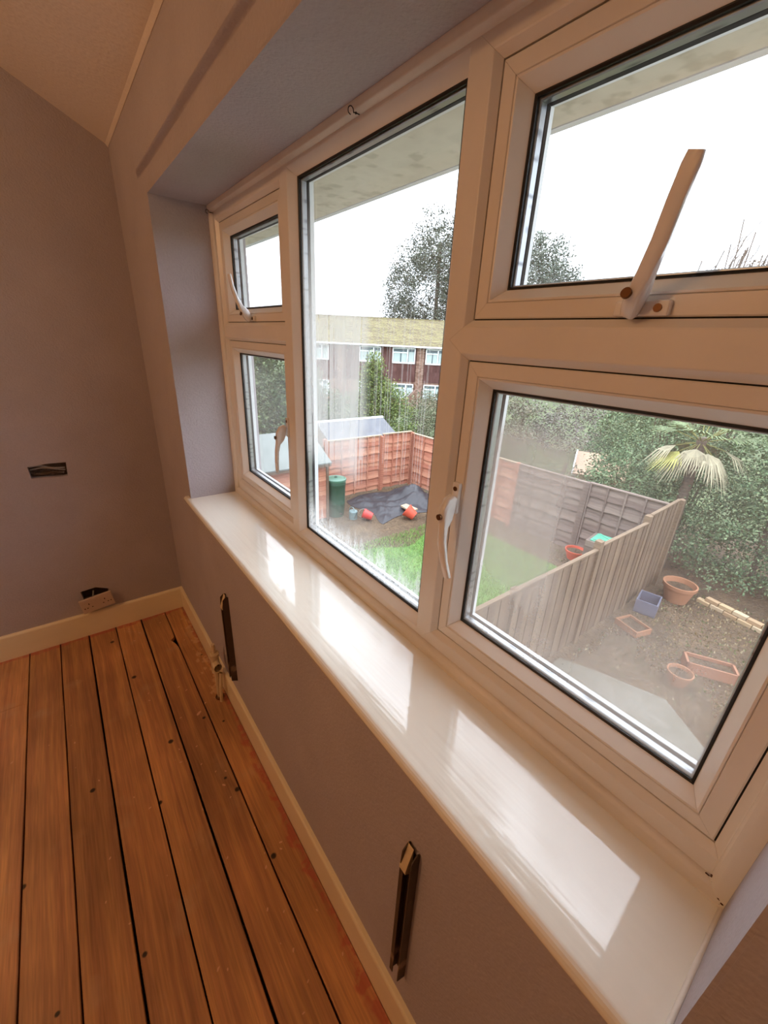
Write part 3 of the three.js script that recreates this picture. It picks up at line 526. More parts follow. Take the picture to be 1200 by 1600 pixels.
function boardPanel(fence, A, B, h, mats) {
  const p = part('fence_panel', fence), len = Math.hypot(B[0] - A[0], B[1] - A[1]) - 0.09;
  p.position.set((A[0] + B[0]) / 2, GY + 0.05, (A[1] + B[1]) / 2); p.rotation.y = Math.atan2(-(B[1] - A[1]), B[0] - A[0]);
  const n = Math.round(len / 0.105), w = len / n;
  for (let i = 0; i < n; i++) { const x = -len / 2 + w * (i + 0.5); mesh('upright_board', box(x - w / 2 - 0.004, 0, (i % 2) * 0.009 - 0.006, x + w / 2 + 0.004, h - 0.04 + rr(-0.004, 0.004), (i % 2) * 0.009 + 0.005), mats[i % mats.length], p); }
  for (const y of [0.2, h * 0.5, h - 0.22]) mesh('arris_rail', box(-len / 2, y - 0.025, -0.05, len / 2, y + 0.025, -0.01), mats[0], p);
  mesh('capping_rail', rbox(-len / 2 - 0.01, h - 0.045, -0.026, len / 2 + 0.01, h - 0.016, 0.026, 0.006), woodTan[2], p);
}
const post = (fence, x, z, h, m, w = 0.045) => { mesh('fence_post', [box(x - w, GY, z - w, x + w, GY + h - 0.02, z + w), metres(new THREE.ConeGeometry(w * 1.41, 0.03, 4).rotateY(Math.PI / 4).translate(x, GY + h - 0.005, z))], m, fence); };
{
  const f = thing('garden_fence', 'red-brown lapped panel fence at the left of the lawn, behind the water butt', 'fence');
  lapPanel(f, [-8.93, -2.77], [-8.95, -4.6], 1.48, woodTan); lapPanel(f, [-8.95, -4.6], [-8.97, -6.43], 1.6, woodRed); lapPanel(f, [-8.97, -6.43], [-8.93, -7.53], 1.62, woodRed);
  for (const [x, z, h] of [[-8.95, -4.6, 1.7], [-8.97, -6.43, 1.6], [-8.93, -7.55, 1.62]]) post(f, x, z, h, woodRed[1]);
  const b = thing('back_fence', 'lapped panel fence closing the far end of the lawn, red turning grey', 'fence');
  lapPanel(b, [-8.9, -7.56], [-7.07, -7.58], 1.56, woodRed); lapPanel(b, [-7.07, -7.58], [-5.24, -7.6], 1.56, woodRed); lapPanel(b, [-5.24, -7.6], [-3.6, -7.66], 1.56, woodGrey); lapPanel(b, [-3.6, -7.66], [-2.1, -7.72], 1.58, woodGrey);
  for (const [x, z, m] of [[-7.07, -7.58, woodRed[0]], [-5.24, -7.6, woodRed[1]], [-3.6, -7.66, woodGrey[1]]]) post(b, x, z, 1.62, m);
  const d = thing('dividing_fence', 'weathered upright-board fence between the two gardens, below the near lower sash', 'fence');
  boardPanel(d, [-2.0, -1.2], [-2.0, -3.05], 1.56, woodTan); boardPanel(d, [-2.0, -3.05], [-1.99, -4.88], 1.56, woodTan); boardPanel(d, [-1.99, -4.88], [-1.98, -6.42], 1.6, woodTan); boardPanel(d, [-1.98, -6.42], [-2.02, -7.75], 1.72, woodTan);
  for (const [z, h] of [[-1.2, 1.6], [-3.05, 1.62], [-4.88, 1.72], [-6.42, 1.75], [-7.78, 1.75]]) post(d, -2.0, z, h, woodTan[2]);
}
// ---------------------------------------------------------------- sheds
const felt = std({ map: rep(ground((a, b, c) => [126 + (a - 0.5) * 26 + c * 8, 132 + (a - 0.5) * 26 + c * 8, 128 + (a - 0.5) * 26 + c * 8]), 0.7), roughness: 0.9 });
const feltDark = std({ map: rep(ground((a, b, c) => [104 + (a - 0.5) * 30 + c * 10, 106 + (a - 0.5) * 30 + c * 10, 112 + (a - 0.5) * 30 + c * 10]), 0.7), roughness: 0.85 });
{
  const s = thing('garden_shed', 'red-brown boarded shed with pale felt roof, below the far lower sash', 'shed', [-8.36, GY, -2.8]);
  const hx = 0.46, hz = 1.25, ev = 1.46, rg = 1.93;
  const w = part('wall', s);
  for (let i = 0; i < 12; i++) { const y = 0.04 + i * 0.118; const o = mesh('board', box(-0.009, 0, -hz, 0.009, 0.124, hz), woodRed[i % 3], w); o.position.set(hx, y, 0); o.rotation.z = 0.1; mesh('board', box(-hx, y, -hz - 0.008, hx, y + 0.124, -hz + 0.008), woodRed[(i + 1) % 3], w); }
  mesh('gable', prism([[-hx, ev], [hx, ev], [-hx, rg]], -hz - 0.01, -hz + 0.01, 'z'), woodRed[0], s); mesh('gable', prism([[-hx, 0.04], [hx, 0.04], [hx, ev], [-hx, rg]], hz - 0.01, hz + 0.01, 'z'), woodRed[1], s);
  mesh('far_wall', box(-hx - 0.01, 0, -hz, -hx + 0.01, rg, hz), woodRed[2], s);
  const roof = part('roof', s);
  mesh('felt_sheet', prism([[-hx - 0.04, rg + 0.03], [hx + 0.1, ev - 0.05], [hx + 0.1, ev - 0.02], [-hx - 0.04, rg + 0.06]], -hz - 0.07, hz + 0.07, 'z'), felt, roof);
  mesh('eaves_batten', box(hx + 0.06, ev - 0.11, -hz - 0.06, hx + 0.09, ev - 0.04, hz + 0.06), woodTan[1], roof);
  for (const z of [-hz, hz]) mesh('corner_post', box(hx - 0.02, 0, z - 0.03, hx + 0.03, ev, z + 0.03), woodTan[1], s);
  const n = thing('neighbour_shed', 'dark felt shed roof with white ridge showing over the red fence', 'shed', [-11.2, GY, -6.9]);
  for (let i = 0; i < 9; i++) mesh('board', box(0.95, i * 0.12, -1.2, 0.97, i * 0.12 + 0.125, 1.2), woodTan[i % 3], n);
  mesh('gable', prism([[-0.95, 0], [0.95, 0], [0.95, 1.05], [-0.1, 1.6], [-0.95, 1.1]], 1.19, 1.21, 'z'), woodTan[0], n); mesh('gable', prism([[-0.95, 0], [0.95, 0], [0.95, 1.05], [-0.1, 1.6], [-0.95, 1.1]], -1.21, -1.19, 'z'), woodTan[1], n);
  mesh('felt_sheet', prism([[-0.1, 1.60], [1.08, 1.0], [1.08, 1.03], [-0.1, 1.64]], -1.3, 1.3, 'z'), feltDark, n); mesh('felt_sheet', prism([[-0.1, 1.60], [-1.05, 1.08], [-1.05, 1.11], [-0.1, 1.64]], -1.3, 1.3, 'z'), feltDark, n);
  mesh('ridge_board', box(-0.14, 1.61, -1.31, -0.06, 1.67, 1.31), M.outer, n);
  const t = thing('far_shed', 'small shed with tan roof and white gable among the bushes', 'shed', [-6.2, GY, -13.9]); t.rotation.y = 0.45;
  mesh('wall', box(-0.75, -0.1, -0.6, 0.75, 0.25, 0.6), woodPale[0], t);
  mesh('roof_slope', prism([[0.72, 0.15], [0.75, 0.2], [0, 0.82], [0, 0.76]], -0.8, 0.85), std({ map: grain(206, 172, 146, 40), roughness: 0.9 }), t); mesh('roof_slope', prism([[-0.72, 0.15], [-0.75, 0.2], [0, 0.82], [0, 0.76]], -0.8, 0.85), woodPale[0], t);
  mesh('gable', prism([[-0.6, 0.2], [0.6, 0.2], [0, 0.74]], -0.77, -0.74), M.outer, t);
  mesh('barge_board', prism([[0.74, 0.14], [0.78, 0.22], [0, 0.86], [0, 0.76]], -0.84, -0.8), M.outer, t);
}
// ---------------------------------------------------------------- far terrace
{
  const b = thing('terraced_house', 'long red-brown terrace with mossy roof and white windows', 'building', [-22.85, -5.2, -18.73]); b.rotation.y = 0.8727;
  const Y = (y) => y + 5.2;
  const brick = std({ map: rep(tex(256, 256, (u, v) => { const n = (hash(Math.floor(u * 16 + (Math.floor(v * 32) % 2) * 0.5), Math.floor(v * 32)) - 0.5) * 40, j = (v * 32) % 1 < 0.12 ? 30 : 0; return [120 + n + j, 93 + n + j, 80 + n + j]; }), 0.4), roughness: 0.95 });
  const clad = std({ map: rep(tex(256, 256, (u, v) => { const n = (fbm(u * 20, v * 3, 3, 20) - 0.5) * 46, j = (u * 16) % 1 < 0.1 ? -26 : 0; return [86 + n + j, 55 + n + j, 52 + n + j]; }), 0.5), roughness: 0.9 });
  const moss = std({ map: rep(tex(256, 256, (u, v) => { const n = fbm(u * 30, v * 30, 3, 30), m = fbm(u * 5 + 2, v * 5, 3, 5); return n > 0.5 ? [108 + m * 30, 101 + m * 30, 70 + m * 22] : [86 + m * 30, 76 + m * 28, 60 + m * 22]; }), 0.35), roughness: 1 });
  const glass = phys({ color: 0x5b6a70, roughness: 0.15 }), net = std({ color: 0xa9b8b6, roughness: 0.9 });
  mesh('wall', box(-7.6, 0, -8, 5, Y(0.36), 0), brick, b);
  const cols = [[-6.6, -5.2], [-3.1, -1.63], [-0.85, 0.71], [1.41, 2.67]];
  for (const [x0, x1] of [[-7.2, -4.6], [-4.2, 0.78], [1.36, 4.6]]) mesh('cladding_panel', box(x0, Y(-1.88), 0, x1, Y(0.34), 0.04), clad, b);
  for (const [x0, x1] of cols) for (const [y0, y1] of [[-0.70, 0.30], [-3.02, -2.02]]) {
    const w = part('window', b);
    mesh('window_frame', [box(x0, Y(y0), 0, x1, Y(y0) + 0.08, 0.1), box(x0, Y(y1) - 0.07, 0, x1, Y(y1), 0.1), box(x0, Y(y0), 0, x0 + 0.07, Y(y1), 0.1), box(x1 - 0.07, Y(y0), 0, x1, Y(y1), 0.1), box(x0 + (x1 - x0) * 0.66 - 0.04, Y(y0), 0, x0 + (x1 - x0) * 0.66 + 0.04, Y(y1), 0.1), box(x0, Y(y0) + (y1 - y0) * 0.66, 0, x0 + (x1 - x0) * 0.66, Y(y0) + (y1 - y0) * 0.66 + 0.06, 0.1)], M.outer, w);
    mesh('pane', box(x0 + 0.05, Y(y0) + 0.05, 0.0, x1 - 0.05, Y(y1) - 0.05, 0.06), glass, w);
    for (const [a, c] of [[0.06, 0.34], [0.40, 0.62], [0.72, 0.94]]) mesh('curtain', box(x0 + (x1 - x0) * a, Y(y0) + 0.07, 0.055, x0 + (x1 - x0) * c, Y(y1) - 0.25, 0.065), net, w);
  }
  const rf = part('roof', b);
  for (let i = 0; i < 18; i++) { const y0 = 0.40 + i * 0.104, z0 = 0.35 - i * 0.3; const cg = box(-7.8, -0.03, -0.36, 5.2, 0.03, 0), cu = cg.attributes.uv; for (let q = 0; q < cu.count; q++) cu.setXY(q, cu.getX(q) + i * 3.37, cu.getY(q) + i * 0.36); const o = mesh('tile_course', cg, moss, rf); o.position.set(0, Y(y0), z0); o.rotation.x = 0.25; }
  mesh('ridge_tile', box(-7.8, Y(2.24), -5.2, 5.2, Y(2.34), -4.95), moss, rf); mesh('far_slope', prism([[-5.0, Y(2.26)], [-10, Y(0.4)], [-10, Y(0.2)], [-5, Y(2.0)]], -7.8, 5.2), moss, rf);
  mesh('fascia', box(-7.8, Y(0.34), 0.02, 5.2, Y(0.44), 0.36), M.outer, b);
  mesh('brick_pier', box(0.81, 0, 0, 1.33, Y(0.34), 0.1), brick, b); mesh('brick_pier', box(-4.6, 0, 0, -4.2, Y(0.34), 0.1), brick, b);
  mesh('lean_to', prism([[-0.4, Y(-4.6)], [1.2, Y(-4.6)], [1.2, Y(-2.4)], [0.9, Y(-2.3)], [-0.4, Y(-3.6)]], 0.02, 1.2, 'z'), brick, b);
}
// ---------------------------------------------------------------- plants
const leafMat = std({ vertexColors: true, roughness: 0.75, side: THREE.DoubleSide });
const bark = std({ map: grain(112, 98, 86, 60), roughness: 0.95 });
function leaves(n, blobs, size, cols, spray = 0.5) {
  const pos = [], col = [], v = new THREE.Vector3(), a = new THREE.Vector3(), b = new THREE.Vector3(), c = new THREE.Vector3();
  const clumps = [];
  const total = blobs.reduce((s, q) => s + q[3] * q[4] * q[5], 0);
  for (const [x, y, z, rx, ry, rz, cone] of blobs) {
    const k = Math.max(8, Math.round(n / 26 * rx * ry * rz / total));
    for (let i = 0; i < k; i++) { v.set(rr(-1, 1), rr(-1, 1), rr(-1, 1)); if (v.length() > 1 || v.length() < 0.45) { i--; continue; } const t = cone ? 0.18 + 0.82 * (1 - (v.y + 1) / 2) : 1; clumps.push([x + v.x * rx * t, y + v.y * ry, z + v.z * rz * t, rr(0.82, 1.18), Math.floor(rnd() * cols.length), v.clone()]); }
  }
  const cs = clumps.length ? size * 3.2 : 1;
  for (let i = 0; i < n; i++) {
    const q = clumps[Math.floor(rnd() * clumps.length)], p = [q[0] + (rnd() + rnd() + rnd() - 1.5) * cs, q[1] + (rnd() + rnd() + rnd() - 1.5) * cs * 0.8, q[2] + (rnd() + rnd() + rnd() - 1.5) * cs];
    a.set(rr(-1, 1), rr(-0.7, 0.5), rr(-1, 1)).addScaledVector(q[5], spray).normalize().multiplyScalar(size * rr(0.6, 1.3));
    b.set(rr(-1, 1), rr(-0.4, 1), rr(-1, 1)).cross(a).normalize().multiplyScalar(size * rr(0.22, 0.4));
    c.crossVectors(a, b).normalize().multiplyScalar(size * 0.12);
    const P = (s, t, h) => [p[0] + a.x * s + b.x * t + c.x * h, p[1] + a.y * s + b.y * t + c.y * h, p[2] + a.z * s + b.z * t + c.z * h];
    pos.push(...P(0, 0, 0), ...P(0.45, -1, 1), ...P(1, 0, 0), ...P(0, 0, 0), ...P(1, 0, 0), ...P(0.45, 1, 1));
    const k = cols[rnd() < 0.7 ? q[4] : Math.floor(rnd() * cols.length)], f = 0.62 * q[3] * rr(0.8, 1.25);
    for (let j = 0; j < 6; j++) col.push(k[0] * f, k[1] * f, k[2] * f);
  }
  const g = new THREE.BufferGeometry(); g.setAttribute('position', new THREE.Float32BufferAttribute(pos, 3)); g.setAttribute('color', new THREE.Float32BufferAttribute(col, 3)); g.computeVertexNormals();
  return g;
}
function limbs(base, top, r, n, reach, up = 0.5) {
  const g = [tube([base, [base[0] + rr(-0.1, 0.1) * reach, (base[1] + top[1]) / 2, base[2] + rr(-0.1, 0.1) * reach], top], r, 10, 7)];
  for (let i = 0; i < n; i++) { const t = rr(0.3, 0.95), s = base.map((q, k) => q + (top[k] - q) * t), a = rr(0, 6.28), l = reach * (1.1 - t * 0.6) * rr(0.6, 1); g.push(tube([s, [s[0] + Math.cos(a) * l * 0.5, s[1] + l * up * 0.4, s[2] + Math.sin(a) * l * 0.5], [s[0] + Math.cos(a) * l, s[1] + l * up, s[2] + Math.sin(a) * l]], r * 0.32 * (1.1 - t), 6, 5)); }
  return g;
}
function plant(name, label, category, base, n, blobs, size, cols, trunk, group, spray) {
  const t = thing(name, label, category, base, group);
  const L = (q) => [q[0] - base[0], q[1] - base[1], q[2] - base[2], ...q.slice(3)];
  const f = mesh('foliage', leaves(n, blobs.map(L), size, cols, spray), leafMat, t); f.userData.kind = 'stuff';
  if (trunk) mesh('trunk', limbs([0, 0, 0], [trunk[0], trunk[1], trunk[0] * 0.5], trunk[2], trunk[3], trunk[4]), bark, t);
  return t;
}
const G1 = [[0.10, 0.16, 0.06], [0.15, 0.22, 0.09], [0.07, 0.12, 0.05], [0.20, 0.27, 0.12]], G2 = [[0.20, 0.28, 0.07], [0.28, 0.35, 0.09], [0.12, 0.19, 0.06]], G3 = [[0.13, 0.15, 0.10], [0.19, 0.20, 0.15], [0.09, 0.11, 0.08]], GI = [[0.13, 0.22, 0.10], [0.20, 0.30, 0.14], [0.08, 0.15, 0.07], [0.27, 0.36, 0.19]], GB = [[0.24, 0.21, 0.19], [0.30, 0.27, 0.23], [0.18, 0.18, 0.14]];
plant('conifer_hedge', 'grey-green conifer hedge behind the boarded shed', 'hedge', [-14.0, GY, -3.9], 60000, [[-14.0, -1.5, -2.6, 1.1, 2.3, 1.5], [-14.0, -1.3, -4.5, 1.2, 2.3, 1.5], [-14.3, -1.9, -6.6, 1.1, 1.6, 1.0], [-14.2, -1.5, -0.6, 1.1, 2.1, 1.4]], 0.11, G1, [0, 2.6, 0.12, 8, 1], undefined, 0.9);
plant('conifer', 'yellow-green conifer standing in front of the terrace', 'tree', [-12.95, GY, -8.95], 20000, [[-12.95, -1.6, -8.95, 1.15, 1.9, 1.1, 1], [-12.4, -2.2, -9.4, 0.95, 1.2, 0.9], [-12.7, -1.5, -9.1, 0.8, 0.9, 0.7]], 0.085, G2, [0, 3.4, 0.08, 6, 0.6], undefined, 0.9);
plant('shrub', 'loose brown-green shrub right of the conifer over the red fence', 'shrub', [-11.8, GY, -11.8], 16000, [[-11.9, -2.3, -11.2, 1.3, 1.1, 1.0], [-10.9, -2.3, -12.4, 1.3, 1.1, 1.0], [-10.0, -2.3, -13.4, 1.2, 1.2, 1.0], [-13.4, -2.6, -12.4, 1.4, 1.4, 1.2]], 0.08, [[0.20, 0.21, 0.12], [0.27, 0.25, 0.16], [0.13, 0.16, 0.08]], [0, 1.3, 0.05, 10, 0.8]);
plant('shrub', 'dark shrub at the foot of the misted part of the fixed light', 'shrub', [-13.6, GY, -8.0], 6000, [[-13.9, -2.2, -8.4, 0.9, 1.0, 0.7], [-13.7, -2.0, -7.6, 0.8, 1.0, 0.5]], 0.075, G1, [0, 1.2, 0.05, 6, 0.5], undefined, 0.9);
plant('tall_tree', 'tall open tree behind the terrace roof, seen in the fixed light', 'tree', [-35.65, -6, -33.06], 46000, [[-35.65, 4.98, -33.06, 5.37, 6.59, 5.37], [-37.36, 2.29, -30.86, 2.93, 3.17, 2.68], [-35.29, 9.61, -32.57, 2.68, 3.17, 2.68], [-32.97, 4.0, -35.87, 3.9, 5.37, 3.66]], 0.205, G3, [0.5, 16, 0.2, 40, 5], undefined, 0.4);
plant('tall_tree', 'rounded grey-green tree against the sky at the near top sash', 'tree', [-28.7, -6, -39.6], 17000, [[-28.58, 6.2, -39.65, 4.39, 4.64, 4.15], [-26.62, 5.22, -40.62, 2.44, 3.17, 2.44], [-27.97, 8.88, -39.89, 1.95, 2.07, 1.95]], 0.235, [[0.18, 0.21, 0.16], [0.24, 0.26, 0.21], [0.12, 0.15, 0.11]], [0.3, 11, 0.16, 22, 3], undefined, 0.4);
plant('ivy_hedge', 'dense ivy hedge filling the right of the near lower sash', 'hedge', [-0.9, GY, -9.3], 46000, [[-1.3, -2.2, -9.3, 1.3, 1.7, 0.8], [-0.2, -1.6, -9.5, 1.3, 1.9, 0.9], [1.3, -1.7, -9.5, 1.4, 1.9, 0.9], [-1.9, -1.4, -10.0, 1.2, 1.5, 0.8], [-1.75, -2.9, -8.9, 0.5, 0.6, 0.5], [-0.6, -3.0, -8.4, 1.0, 0.35, 0.3]], 0.06, GI, [0, 2.4, 0.05, 12, 0.8], undefined, 0.7);
plant('laurel_bush', 'mid-green bush overhanging the grey end of the back fence', 'bush', [-3.4, GY, -9.3], 14000, [[-3.3, -2.1, -9.2, 1.0, 1.1, 0.7], [-3.9, -1.5, -10.6, 1.3, 1.2, 0.9], [-2.6, -1.9, -8.9, 0.6, 0.8, 0.5]], 0.065, GI, [0, 1.4, 0.05, 8, 0.8], undefined, 0.6);
plant('laurel_bush', 'broad dark bush beside the small tan-roofed shed', 'bush', [-6.2, GY, -11.6], 12000, [[-7.6, -2.8, -11.2, 1.4, 0.6, 0.9], [-5.2, -3.0, -10.6, 1.2, 0.55, 0.8], [-4.6, -1.9, -13.2, 1.2, 1.2, 1.2], [-5.8, -2.2, -16.4, 2.0, 1.3, 1.2]], 0.08, G1, [0, 0.8, 0.05, 6, 0.8]);
plant('brush', 'grey leafless brush beyond the garden at the top left of the near lower sash', 'shrub', [-10.4, GY - 0.1, -15.2], 11000, [[-11.0, -2.4, -14.6, 2.2, 1.4, 1.3], [-8.8, -2.5, -16.6, 1.8, 1.3, 1.3]], 0.10, GB, [0, 1.6, 0.06, 14, 1.6]);
plant('distant_trees', 'pale distant trees along the horizon beyond the gardens', 'tree', [-14, -6, -46], 14000, [[-30, -4.2, -47, 6, 2.4, 3], [-18, -4.0, -46, 7, 2.6, 3], [-6, -3.6, -42, 6, 2.8, 3], [5, -3.6, -40, 6, 3, 3]], 0.42, [[0.24, 0.27, 0.19], [0.30, 0.31, 0.22], [0.20, 0.23, 0.17]], [0, 3, 0.2, 6, 2]);
plant('distant_trees', 'grey-green trees far behind the conifer hedge', 'tree', [-38, -6, -12], 9000, [[-38, -2.6, -10, 4, 3.0, 4], [-38, -2.8, -2, 4, 2.8, 4]], 0.3, G1, [0, 3, 0.2, 6, 2]);
{ // bare shrub tips against the sky
  const t = thing('bare_shrub', 'bare upright twigs rising against the sky at the near top sash', 'shrub', [-3.1, GY, -11.0]), st = [], lf = [];
  for (let i = 0; i < 46; i++) {
    const x = rr(-1.3, 1.6), z = rr(-0.5, 0.5), h = 5.72 + 0.62 * step(-1.2, 0.6, x) * rr(0.2, 1.2) + (rnd() < 0.15 ? 0.35 : 0) + rr(-0.3, 0.2), lx = rr(-0.12, 0.28);
    st.push(tube([[x * 0.35, 0, z * 0.5], [x * 0.8, h * 0.55, z], [x, h * 0.85, z], [x + lx, h, z + rr(-0.1, 0.1)]], 0.011, 14, 5));
    for (let k = 0; k < 3; k++) { const y = h * rr(0.8, 0.96), l = rr(0.12, 0.4); st.push(tube([[x, y, z], [x + l * 0.35, y + l * 0.5, z + rr(-0.1, 0.1)], [x + l * rr(0.4, 0.7), y + l, z + rr(-0.15, 0.15)]], 0.007, 6, 4)); }
  }
  mesh('twigs', st, bark, t, { kind: 'stuff' });
  mesh('dead_leaves', leaves(900, [[0.9, 5.85, 0, 0.8, 0.25, 0.4], [0.3, 5.6, 0, 1.1, 0.25, 0.4]], 0.055, [[0.30, 0.19, 0.11], [0.36, 0.27, 0.2], [0.22, 0.19, 0.16]]), leafMat, t, { kind: 'stuff' });
}
{ // fan palm growing out of the hedge
  const t = thing('fan_palm', 'fan palm with a yellowing frond and a dry skirt above the ivy hedge', 'palm', [-2.25, GY, -8.7]);
  mesh('trunk', cyl(0.11, 0.08, 2.7, 0, 0, 0, 12), bark, t);
  const fan = (az, el, len, spread, c, dry) => {
    const pos = [], col = [], d = new THREE.Vector3(Math.cos(az) * Math.cos(el), Math.sin(el), Math.sin(az) * Math.cos(el)), s = new THREE.Vector3(-Math.sin(az), 0, Math.cos(az)), n = new THREE.Vector3().crossVectors(s, d), o = new THREE.Vector3(0, 2.65, 0).addScaledVector(d, len * 0.7);
    const K = 17; for (let i = 0; i < K; i++) {
      const a = (i / (K - 1) - 0.5) * spread, dir = d.clone().multiplyScalar(Math.cos(a)).addScaledVector(s, Math.sin(a)), w = s.clone().multiplyScalar(Math.cos(a)).addScaledVector(d, -Math.sin(a)).multiplyScalar(0.016), L = len * rr(0.85, 1.05) * (1 - 0.25 * Math.abs(i / (K - 1) - 0.5) * 2);
      const m = o.clone().addScaledVector(dir, L * 0.55).addScaledVector(n, -0.02), e = o.clone().addScaledVector(dir, L).add(new THREE.Vector3(0, -L * (dry ? 0.5 : 0.22), 0));
      const q = [o, m.clone().sub(w), m.clone().add(w), m.clone().sub(w), e, m.clone().add(w)]; q.forEach((v) => pos.push(v.x, v.y, v.z)); const f = rr(0.6, 0.9); q.forEach((_, j) => col.push(c[0] * f, c[1] * f, c[2] * f));
    }
    const g = new THREE.BufferGeometry(); g.setAttribute('position', new THREE.Float32BufferAttribute(pos, 3)); g.setAttribute('color', new THREE.Float32BufferAttribute(col, 3)); g.computeVertexNormals();
    const fr = mesh('frond', g, leafMat, t); mesh('leaf_stalk', tube([[0, 2.6, 0], [d.x * len * 0.35, 2.63 + d.y * len * 0.35, d.z * len * 0.35], o.toArray()], 0.009, 6, 5), leafStalk, fr);
  };
  const leafStalk = std({ color: 0x6d6a38, roughness: 0.8 });
  for (let i = 0; i < 12; i++) fan(i / 12 * 6.28 + rr(-0.2, 0.2), rr(0.2, 1.0), rr(0.5, 0.65), 2.4, [0.20, 0.27, 0.12], false);
  for (let i = 0; i < 11; i++) fan(i / 11 * 6.28 + 0.3, rr(-0.9, -0.35), rr(0.45, 0.6), 1.9, [0.42, 0.37, 0.24], true);
  fan(2.2, -0.55, 0.62, 2.2, [0.48, 0.46, 0.12], false);
}
// ---------------------------------------------------------------- things in the gardens
function pot(name, label, x, z, r, h, m, tilt = 0, dir = 0, fill = soil, y = GY) {
  const t = thing(name, label, 'plant pot', [x, y + (tilt ? r * 0.6 : 0), z]);
  mesh('pot_wall', lathe([[r * 0.62, 0], [r * 0.68, 0.0], [r * 0.93, h * 0.8], [r, h * 0.8], [r * 1.03, h], [r * 0.93, h], [r * 0.88, h * 0.78], [r * 0.62, 0.02], [0, 0.02]]), m, t);
  mesh('soil_fill', cyl(r * 0.8, r * 0.86, 0.02, 0, h * 0.68, 0, 20), fill, t);
  t.rotation.set(0, dir, tilt); return t;
}
pot('plant_pot', 'orange-red flower pot tipped on its side at the lawn edge', -6.75, -5.85, 0.16, 0.26, terra[2], 1.0, 0.6);
pot('plant_pot', 'terracotta bowl below the grey end of the back fence', -3.32, -7.2, 0.2, 0.2, terra[2], 0, 0, soil, GY + 0.12);
pot('plant_pot', 'round pale-rimmed pot of soil beyond the near patio', -0.74, -5.28, 0.15, 0.2, terra[1]);
pot('plant_pot', 'large brown tub at the foot of the ivy hedge', -1.55, -7.55, 0.26, 0.34, terra[1]);
pot('plant_pot', 'dark grey pot beside the tipped orange flower pot', -6.5, -6.25, 0.15, 0.26, std({ color: 0x4a4d52, roughness: 0.7 }));
{
  const t = thing('planter_trough', 'shallow terracotta trough of soil beside the round pot', 'planter', [-0.56, GY, -5.88]); t.rotation.y = 0.5;
  mesh('trough_wall', [box(-0.3, 0, -0.13, 0.3, 0.16, -0.11), box(-0.3, 0, 0.11, 0.3, 0.16, 0.13), box(-0.3, 0, -0.13, -0.27, 0.16, 0.13), box(0.27, 0, -0.13, 0.3, 0.16, 0.13)], terra[0], t); mesh('soil_fill', box(-0.27, 0, -0.11, 0.27, 0.11, 0.11), soil, t);
  const b = thing('plastic_crate', 'blue-grey plastic crate beside the dividing fence', 'crate', [-1.72, GY, -6.75]); b.rotation.y = 0.2;
  const bm = std({ color: 0x606274, roughness: 0.6 }); mesh('crate_wall', [box(-0.16, 0, -0.2, 0.16, 0.24, -0.18), box(-0.16, 0, 0.18, 0.16, 0.24, 0.2), box(-0.16, 0, -0.18, -0.14, 0.24, 0.18), box(0.14, 0, -0.18, 0.16, 0.24, 0.18)], bm, b); mesh('crate_base', box(-0.16, 0, -0.2, 0.16, 0.02, 0.2), bm, b);
  const r = thing('seed_tray', 'reddish-brown shallow tray on the soil beside the dividing fence', 'tray', [-1.62, GY, -6.0]); r.rotation.y = -0.3;
  mesh('tray_rim', [box(-0.2, 0, -0.16, 0.2, 0.1, -0.14), box(-0.2, 0, 0.14, 0.2, 0.1, 0.16), box(-0.2, 0, -0.14, -0.18, 0.1, 0.14), box(0.18, 0, -0.14, 0.2, 0.1, 0.14)], terra[1], r); mesh('soil_fill', box(-0.18, 0, -0.14, 0.18, 0.06, 0.14), soil, r);
  const gbx = thing('storage_box', 'grey planter box with a sea-green lid against the dividing fence', 'box', [-2.62, GY, -7.2]); gbx.rotation.y = 0.12;
  for (let i = 0; i < 6; i++) mesh('side_board', box(-0.46, i * 0.125, 0.24, 0.46, i * 0.125 + 0.118, 0.26), woodGrey[i % 3], gbx); mesh('box_body', box(-0.46, 0, -0.24, 0.46, 0.745, 0.24), woodGrey[1], gbx);
  mesh('lid', [box(-0.40, 0.745, -0.2, 0.30, 0.765, 0.22)], std({ color: 0x4f9c84, roughness: 0.4 }), gbx); for (const s of [-1, 1]) { const o = mesh('lid_rib', box(-0.36, 0.765, -0.015, 0.36, 0.78, 0.015), std({ color: 0x58a68e, roughness: 0.4 }), gbx); o.position.x = -0.05; o.rotation.y = s * 0.52; }
}
{ // water butt
  const t = thing('water_butt', 'dark green plastic water butt with lid beside the boarded shed', 'water butt', [-8.02, GY, -4.36]);
  const gm = std({ color: 0x284c3c, roughness: 0.45 });
  mesh('barrel', lathe([[0, 0], [0.19, 0], [0.2, 0.02], [0.215, 0.3], [0.222, 0.32], [0.222, 0.36], [0.218, 0.38], [0.232, 0.8], [0.242, 0.82], [0.242, 0.86], [0.236, 0.88], [0.236, 0.92], [0, 0.92]]), gm, t);
  mesh('lid', lathe([[0.248, 0.9], [0.252, 0.92], [0.25, 0.955], [0.22, 0.965], [0.2, 0.955], [0.0, 0.985]]), std({ color: 0x406a58, roughness: 0.35 }), t); mesh('lid_knob', cyl(0.04, 0.03, 0.03, 0, 0.98, 0, 14), gm, t);
  mesh('tap', [metres(new THREE.CylinderGeometry(0.015, 0.015, 0.07, 10).rotateZ(Math.PI / 2).translate(0.24, 0.12, 0)), cyl(0.02, 0.02, 0.03, 0.27, 0.1, 0, 10)], M.dark, t);
}
